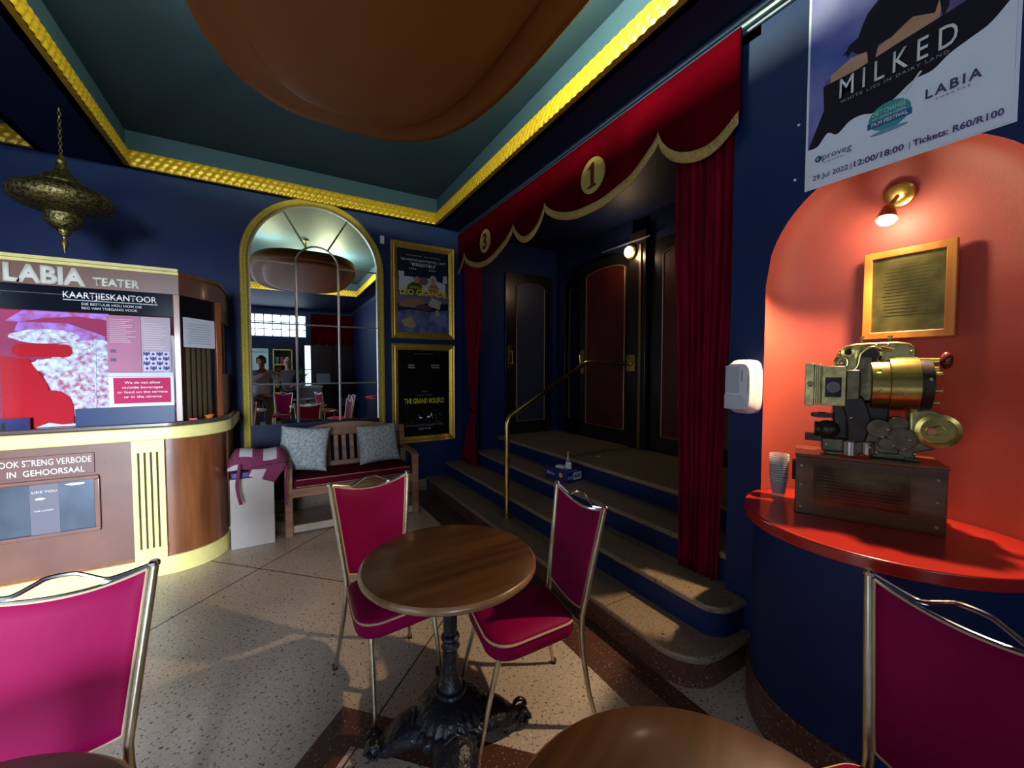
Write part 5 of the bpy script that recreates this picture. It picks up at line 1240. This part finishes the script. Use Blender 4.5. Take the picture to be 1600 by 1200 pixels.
# ============================================================ BEHIND THE CAMERA (seen in the mirror)
def skinbody(name, joints, bones, mat, parent, root=0, sub=2):
    me = bpy.data.meshes.new(name); me.from_pydata([j[0] for j in joints], bones, [])
    o = bpy.data.objects.new(name, me); C.objects.link(o)
    if parent: o.parent = parent
    me.materials.append(mat)
    md = o.modifiers.new('skin', 'SKIN'); md.use_smooth_shade = True
    for i, j in enumerate(joints):
        r = j[1]; r = r if isinstance(r, tuple) else (r, r); me.skin_vertices[0].data[i].radius = r
        me.skin_vertices[0].data[i].use_root = (i == root)
    s_ = o.modifiers.new('sub', 'SUBSURF'); s_.levels = sub; s_.render_levels = sub
    return o
def person(label, loc, rz, shirt, trousers, hair, skin_c, arms, seated=False, nm='person'):
    t = thing(nm, label, 'person', loc, rz)
    SKN = M('skin_%s' % hair.name, skin_c, 0.5)
    # faces local -y
    aL, aR = arms
    J = [((0, 0, 0.98), (0.10, 0.07)), ((0, 0, 1.15), (0.10, 0.075)), ((0, 0.01, 1.33), (0.13, 0.09)), ((0, 0.015, 1.46), (0.085, 0.075)), ((0, 0, 1.53), 0.055), ((0, -0.01, 1.60), 0.07),
         ((-0.10, 0, 0.86), 0.06), ((-0.11, -0.01, 0.48), 0.05), ((-0.11, 0.02, 0.09), 0.042), ((-0.115, -0.13, 0.04), 0.038),
         ((0.10, 0, 0.86), 0.06), ((0.11, -0.01, 0.48), 0.05), ((0.11, 0.02, 0.09), 0.042), ((0.115, -0.13, 0.04), 0.038)]
    Bn = [(0, 1), (1, 2), (2, 3), (3, 4), (4, 5), (0, 6), (6, 7), (7, 8), (8, 9), (0, 10), (10, 11), (11, 12), (12, 13)]
    for sx, (el, ha) in ((-1, aL), (1, aR)):
        i = len(J); J += [((sx*0.185, 0.015, 1.41), 0.062), (el, 0.044), (ha, 0.027)]; Bn += [(2, i), (i, i+1), (i+1, i+2)]
    body = skinbody('body', J, Bn, SKN, t)
    # jacket and trousers follow the body
    Jt = [((0, 0, 0.90), (0.19, 0.14)), (J[1][0], (0.155, 0.12)), (J[2][0], (0.178, 0.128)), ((0, 0.015, 1.44), (0.10, 0.085)), ((0, 0.005, 1.50), (0.066, 0.062))]
    Bt = [(0, 1), (1, 2), (2, 3), (3, 4)]
    for sx, (el, ha) in ((-1, aL), (1, aR)):
        i = len(Jt); w_ = Vector(el).lerp(Vector(ha), 0.86)
        Jt += [((sx*0.19, 0.015, 1.405), 0.076), (el, 0.058), (tuple(w_), 0.042)]; Bt += [(2, i), (i, i+1), (i+1, i+2)]
    skinbody('jacket', Jt, Bt, shirt, t)
    Jp = [((0, 0, 1.04), (0.17, 0.125)), ((-0.10, 0, 0.86), 0.112), ((-0.11, -0.01, 0.48), 0.078), ((-0.11, 0.02, 0.10), 0.062), ((0.10, 0, 0.86), 0.112), ((0.11, -0.01, 0.48), 0.078), ((0.11, 0.02, 0.10), 0.062)]
    skinbody('trousers', Jp, [(0, 1), (1, 2), (2, 3), (0, 4), (4, 5), (5, 6)], trousers, t)
    for sx in (-1, 1):
        B().grid(lambda u, v: (sx*0.115+0.048*math.cos(2*PI*u)*math.sin(PI*v)**0.7, -0.06+0.14*-math.cos(PI*v)+0.02, max(0.002, 0.045+0.05*math.sin(2*PI*u)*math.sin(PI*v)**0.7)), 16, 12, closeu=True).build('shoe', BLACKM, t)
        # hands with fingers
        el, ha = arms[0 if sx < 0 else 1]; d = (Vector(ha)-Vector(el)).normalized(); side = d.cross(Vector((0, 0, 1))).normalized()
        q = B(); hc = Vector(ha)
        q.ball(hc+d*0.035, (0.040, 0.040, 0.022), 10)
        for k in range(4):
            o_ = side*(0.027-0.018*k)*sx; L_ = (0.065, 0.075, 0.070, 0.055)[k]
            q.tube([hc+d*0.06+o_, hc+d*(0.06+L_*0.5)+o_, hc+d*(0.06+L_*0.85)+o_-Vector((0, 0, 0.02))], [0.010, 0.009, 0.0075], 6)
        q.tube([hc+d*0.02+side*0.03*sx, hc+d*0.05+side*0.055*sx+Vector((0, 0, 0.01)), hc+d*0.075+side*0.05*sx], [0.011, 0.010, 0.008], 6)
        q.build('hand', SKN, t)
    # head with features
    q = B()
    def hd(u, v):
        a = 2*PI*u; ph = PI*v; r = math.sin(ph)
        x = 0.075*r*math.cos(a); y = 0.095*r*math.sin(a); z = -math.cos(ph)*0.118
        if z < -0.03: k = 1-0.28*((-z-0.03)/0.09); x *= k; y = y*k-0.012*((-z-0.03)/0.09)
        if y < 0: y -= 0.020*math.exp(-((x/0.014)**2+((z+0.005)/0.028)**2)); y += 0.008*math.exp(-(((abs(x)-0.03)/0.014)**2+((z-0.018)/0.014)**2))
        return (x, y-0.015, 1.645+z)
    q.grid(hd, 40, 28, closeu=True)
    for sx in (-1, 1): q.ball((sx*0.076, -0.005, 1.64), (0.010, 0.018, 0.030), 8)
    head = q.build('head', SKN, t, ang=80)
    q = B()
    for sx in (-1, 1): q.ball((sx*0.030, -0.096, 1.663), (0.011, 0.006, 0.007), 8)
    q.build('eye', BLACK, head)
    B().ball((0, -0.098, 1.60), (0.024, 0.006, 0.006), 8).build('mouth', pc(0.35, 0.08, 0.07), head)
    return t, head
HAIRD = M('dark_hair', (0.012, 0.009, 0.008), 0.5, bump=0.3, bscale=80); HAIRG = M('grey_hair', (0.55, 0.53, 0.50), 0.6, bump=0.3, bscale=80)
GREYK = M('grey_jersey', (0.22, 0.22, 0.25), 0.85, var=0.1, bump=0.2); DARKJ = M('charcoal_jacket', (0.07, 0.07, 0.085), 0.8)
TRS = M('black_trousers', (0.012, 0.012, 0.018), 0.8)
# the photographer, facing +y (local -y turned by pi)
ph, hd1 = person('person in grey jersey and black trousers holding up a phone, seen in the arched mirror', (-0.30, -0.34, 0), PI, GREYK, TRS, HAIRD, (0.16, 0.075, 0.045),
                 (((-0.30, -0.10, 1.22), (-0.30, -0.27, 1.40)), ((0.30, -0.02, 1.22), (-0.12, -0.26, 1.42))))
def hair(head, m, L_=0.0):
    q = B()
    def g(u, v):
        a = 2*PI*u; p = PI*0.62*v; r = math.sin(p)
        x = 0.088*r*math.cos(a); y = 0.105*r*math.sin(a); z = math.cos(p)*0.125
        if y < -0.02: z = max(z, 0.035+0.04*abs(math.cos(a)))
        elif v > 0.8: z -= L_
        return (x, y-0.004, 1.655+z)
    q.grid(g, 36, 16, closeu=True); return q.build('hair', m, head, solid=0.006, ang=80)
hair(hd1, HAIRD)
o = bx(-0.076, 0.076, -0.0045, 0.0045, -0.037, 0.037).build('phone', BLACK, None, bev=0.004); o.location = (-0.004, -0.030, 1.50); o.rotation_euler = (math.radians(-2), 0, -math.radians(30.5)); tag(o, 'black phone held up by the photographer in the mirror', 'phone')
pb, hd2 = person('person with grey hair and charcoal jacket in the room behind, seen in the mirror', (0.22, -2.55, 0), PI+0.3, DARKJ, TRS, HAIRG, (0.45, 0.26, 0.19),
                 (((-0.30, 0.02, 1.18), (-0.20, -0.20, 1.08)), ((0.30, 0.02, 1.18), (0.20, -0.20, 1.08))))
hair(hd2, HAIRG, 0.03)

# rear counter, shelf, posters, plant, curtained doorway
rcn = thing('rear_counter', 'pale service counter reflected in the middle of the mirror', 'counter', (0.62, -3.0, 0))
bx(-0.32, 0.42, -0.25, 0.25, 0, 0.98).build('counter_body', pc(0.36, 0.37, 0.42), rcn, bev=0.005); bx(-0.35, 0.45, -0.28, 0.28, 0.98, 1.02).build('counter_top', WHITE, rcn, bev=0.005)
shf = thing('display_shelf', 'yellow snack shelf against the rear blue wall, seen in the mirror', 'shelf', (0.12, YR+0.17, 0))
q = B(); q.box(-0.24, -0.21, -0.15, 0.15, 0, 2.05); q.box(0.21, 0.24, -0.15, 0.15, 0, 2.05)
for z in (0.4, 0.8, 1.2, 1.6, 2.02): q.box(-0.24, 0.24, -0.15, 0.15, z, z+0.03)
q.build('shelf_frame', pc(0.70, 0.66, 0.12), shf, bev=0.002)
bx(-0.21, 0.21, -0.15, -0.13, 0, 2.0).build('shelf_back', BLACKM, shf)
random.seed(4)
k = 0
for z in (1.23, 1.63):
    for x in (-0.14, -0.02, 0.10):
        o = bx(-0.04, 0.04, -0.05, 0.05, 0, 0.2).build('snack_box', pc(*[random.choice((0.1, 0.4, 0.65)) for _ in range(3)]), None, bev=0.004); o.location = (0.12+x, YR+0.19, z)
        tag(o, {-0.14: 'leftmost', -0.02: 'middle', 0.10: 'rightmost'}[x]+(' coloured snack box on the upper shelf' if z > 1.5 else ' coloured snack box on the lower shelf')+' of the yellow stand behind', 'snack box', 'snack boxes on the yellow shelf'); k += 1
pn = thing('wall_notice', 'pale blue notice on the rear blue wall, seen in the mirror', 'poster', (-0.45, YR, 1.75), PI)
bx(-0.22, 0.22, -0.01, 0, -0.32, 0.32).build('notice_sheet', pc(0.55, 0.80, 0.95), pn, smooth=False)
text('2200-300', 0, 0.20, 0.05, pc(0.1, 0.15, 0.3), pn, width=0.34, y=-0.013, align='CENTER')
# plant on the rear counter
plt = thing('potted_plant', 'leafy plant in a white pot on the rear counter, seen in the mirror', 'plant', (0.52, -2.95, 1.02))
B().lathe([(0.06, 0), (0.08, 0.14), (0.085, 0.14), (0.07, 0.12)], n=20).build('pot', WHITE, plt)
q = B(); random.seed(11)
for i in range(70):
    a = random.uniform(0, 2*PI); e = random.uniform(0.4, 1.5); L_ = random.uniform(0.15, 0.42)
    d = Vector((math.cos(a)*math.cos(e), math.sin(a)*math.cos(e), math.sin(e))); b0 = Vector((0, 0, 0.13))+d*L_*0.4; tip = b0+d*L_*0.6; s_ = d.cross(Vector((0, 0, 1))).normalized()*0.022
    q._f([q.bm.verts.new(p) for p in (b0, (b0+tip)/2+s_, tip, (b0+tip)/2-s_)])
q.build('leaves', pc(0.20, 0.38, 0.14), plt, solid=0.002)
# curtained doorway in the rear wall
rv = thing('rear_valance', 'dark red valance over the black doors behind, seen in the mirror', 'curtain', (1.46, YR+0.06, 0))
B().grid(lambda u, v: (-0.60+1.18*u, 0.01*math.sin(u*30), 2.20+0.92*v), 60, 2).build('valance_cloth', VELV2, rv, solid=0.01, ang=180)
dr = thing('door_5', 'black doors with pale notices in the rear wall', 'door', (1.46, YR+0.02, 0)); del dr['category']; dr['kind'] = 'structure'
bx(-0.56, 0.0, 0, 0.04, 0, 2.25).build('door_leaf', DOORB, dr, bev=0.004); bx(0.01, 0.56, 0, 0.04, 0, 2.25).build('door_leaf', DOORB, dr, bev=0.004)
bx(-0.48, -0.10, 0.04, 0.043, 1.05, 1.35).build('door_notice', pc(0.30, 0.31, 0.36), dr, smooth=False)
bx(0.12, 0.44, 0.04, 0.043, 0.35, 0.60).build('door_notice', pc(0.40, 0.40, 0.45), dr, smooth=False)
# the red A-board and the red chairs behind
ab = thing('sign_stand', 'small red sign on a thin stand behind the photographer, seen in the mirror', 'sign', (-0.50, -1.95, 0), PI)
B().tube([(0, 0, 0.02), (0, 0, 0.95)], 0.012, 8).build('pole', CHROME, ab); bx(-0.16, 0.16, -0.12, 0.12, 0, 0.02).build('base', BLACKM, ab)
bx(-0.14, 0.14, -0.012, 0.0, 0.86, 1.12).build('sign_panel', pc(0.60, 0.05, 0.06), ab, bev=0.002)
text('NO SEAT', 0, 1.03, 0.045, WHITE, ab, width=0.22, y=-0.015, align='CENTER', bold=0.01)
GC2 = 'magenta cafe chairs reflected in the mirror'
dup(ch, (0.05, -1.15, 0), math.radians(190), 'magenta cafe chair with its back to us in the mirror, beside the red sign', GC2)
dup(ch, (1.10, -1.35, 0), math.radians(70), 'magenta cafe chair turned sideways in the mirror, before the black doors', GC2)
dup(tbm, (0.62, -1.75, 0), 0.2, 'round table between the reflected chairs, seen only in the mirror', GT)
# street outside: pavement
o = struct(bx(-6, 5, -9.5, YR-0.16, -0.15, -0.03).build('ground_outside', M('pavement', (0.35, 0.36, 0.38), 0.8, var=0.1), smooth=False), 'pale pavement outside the street doors')
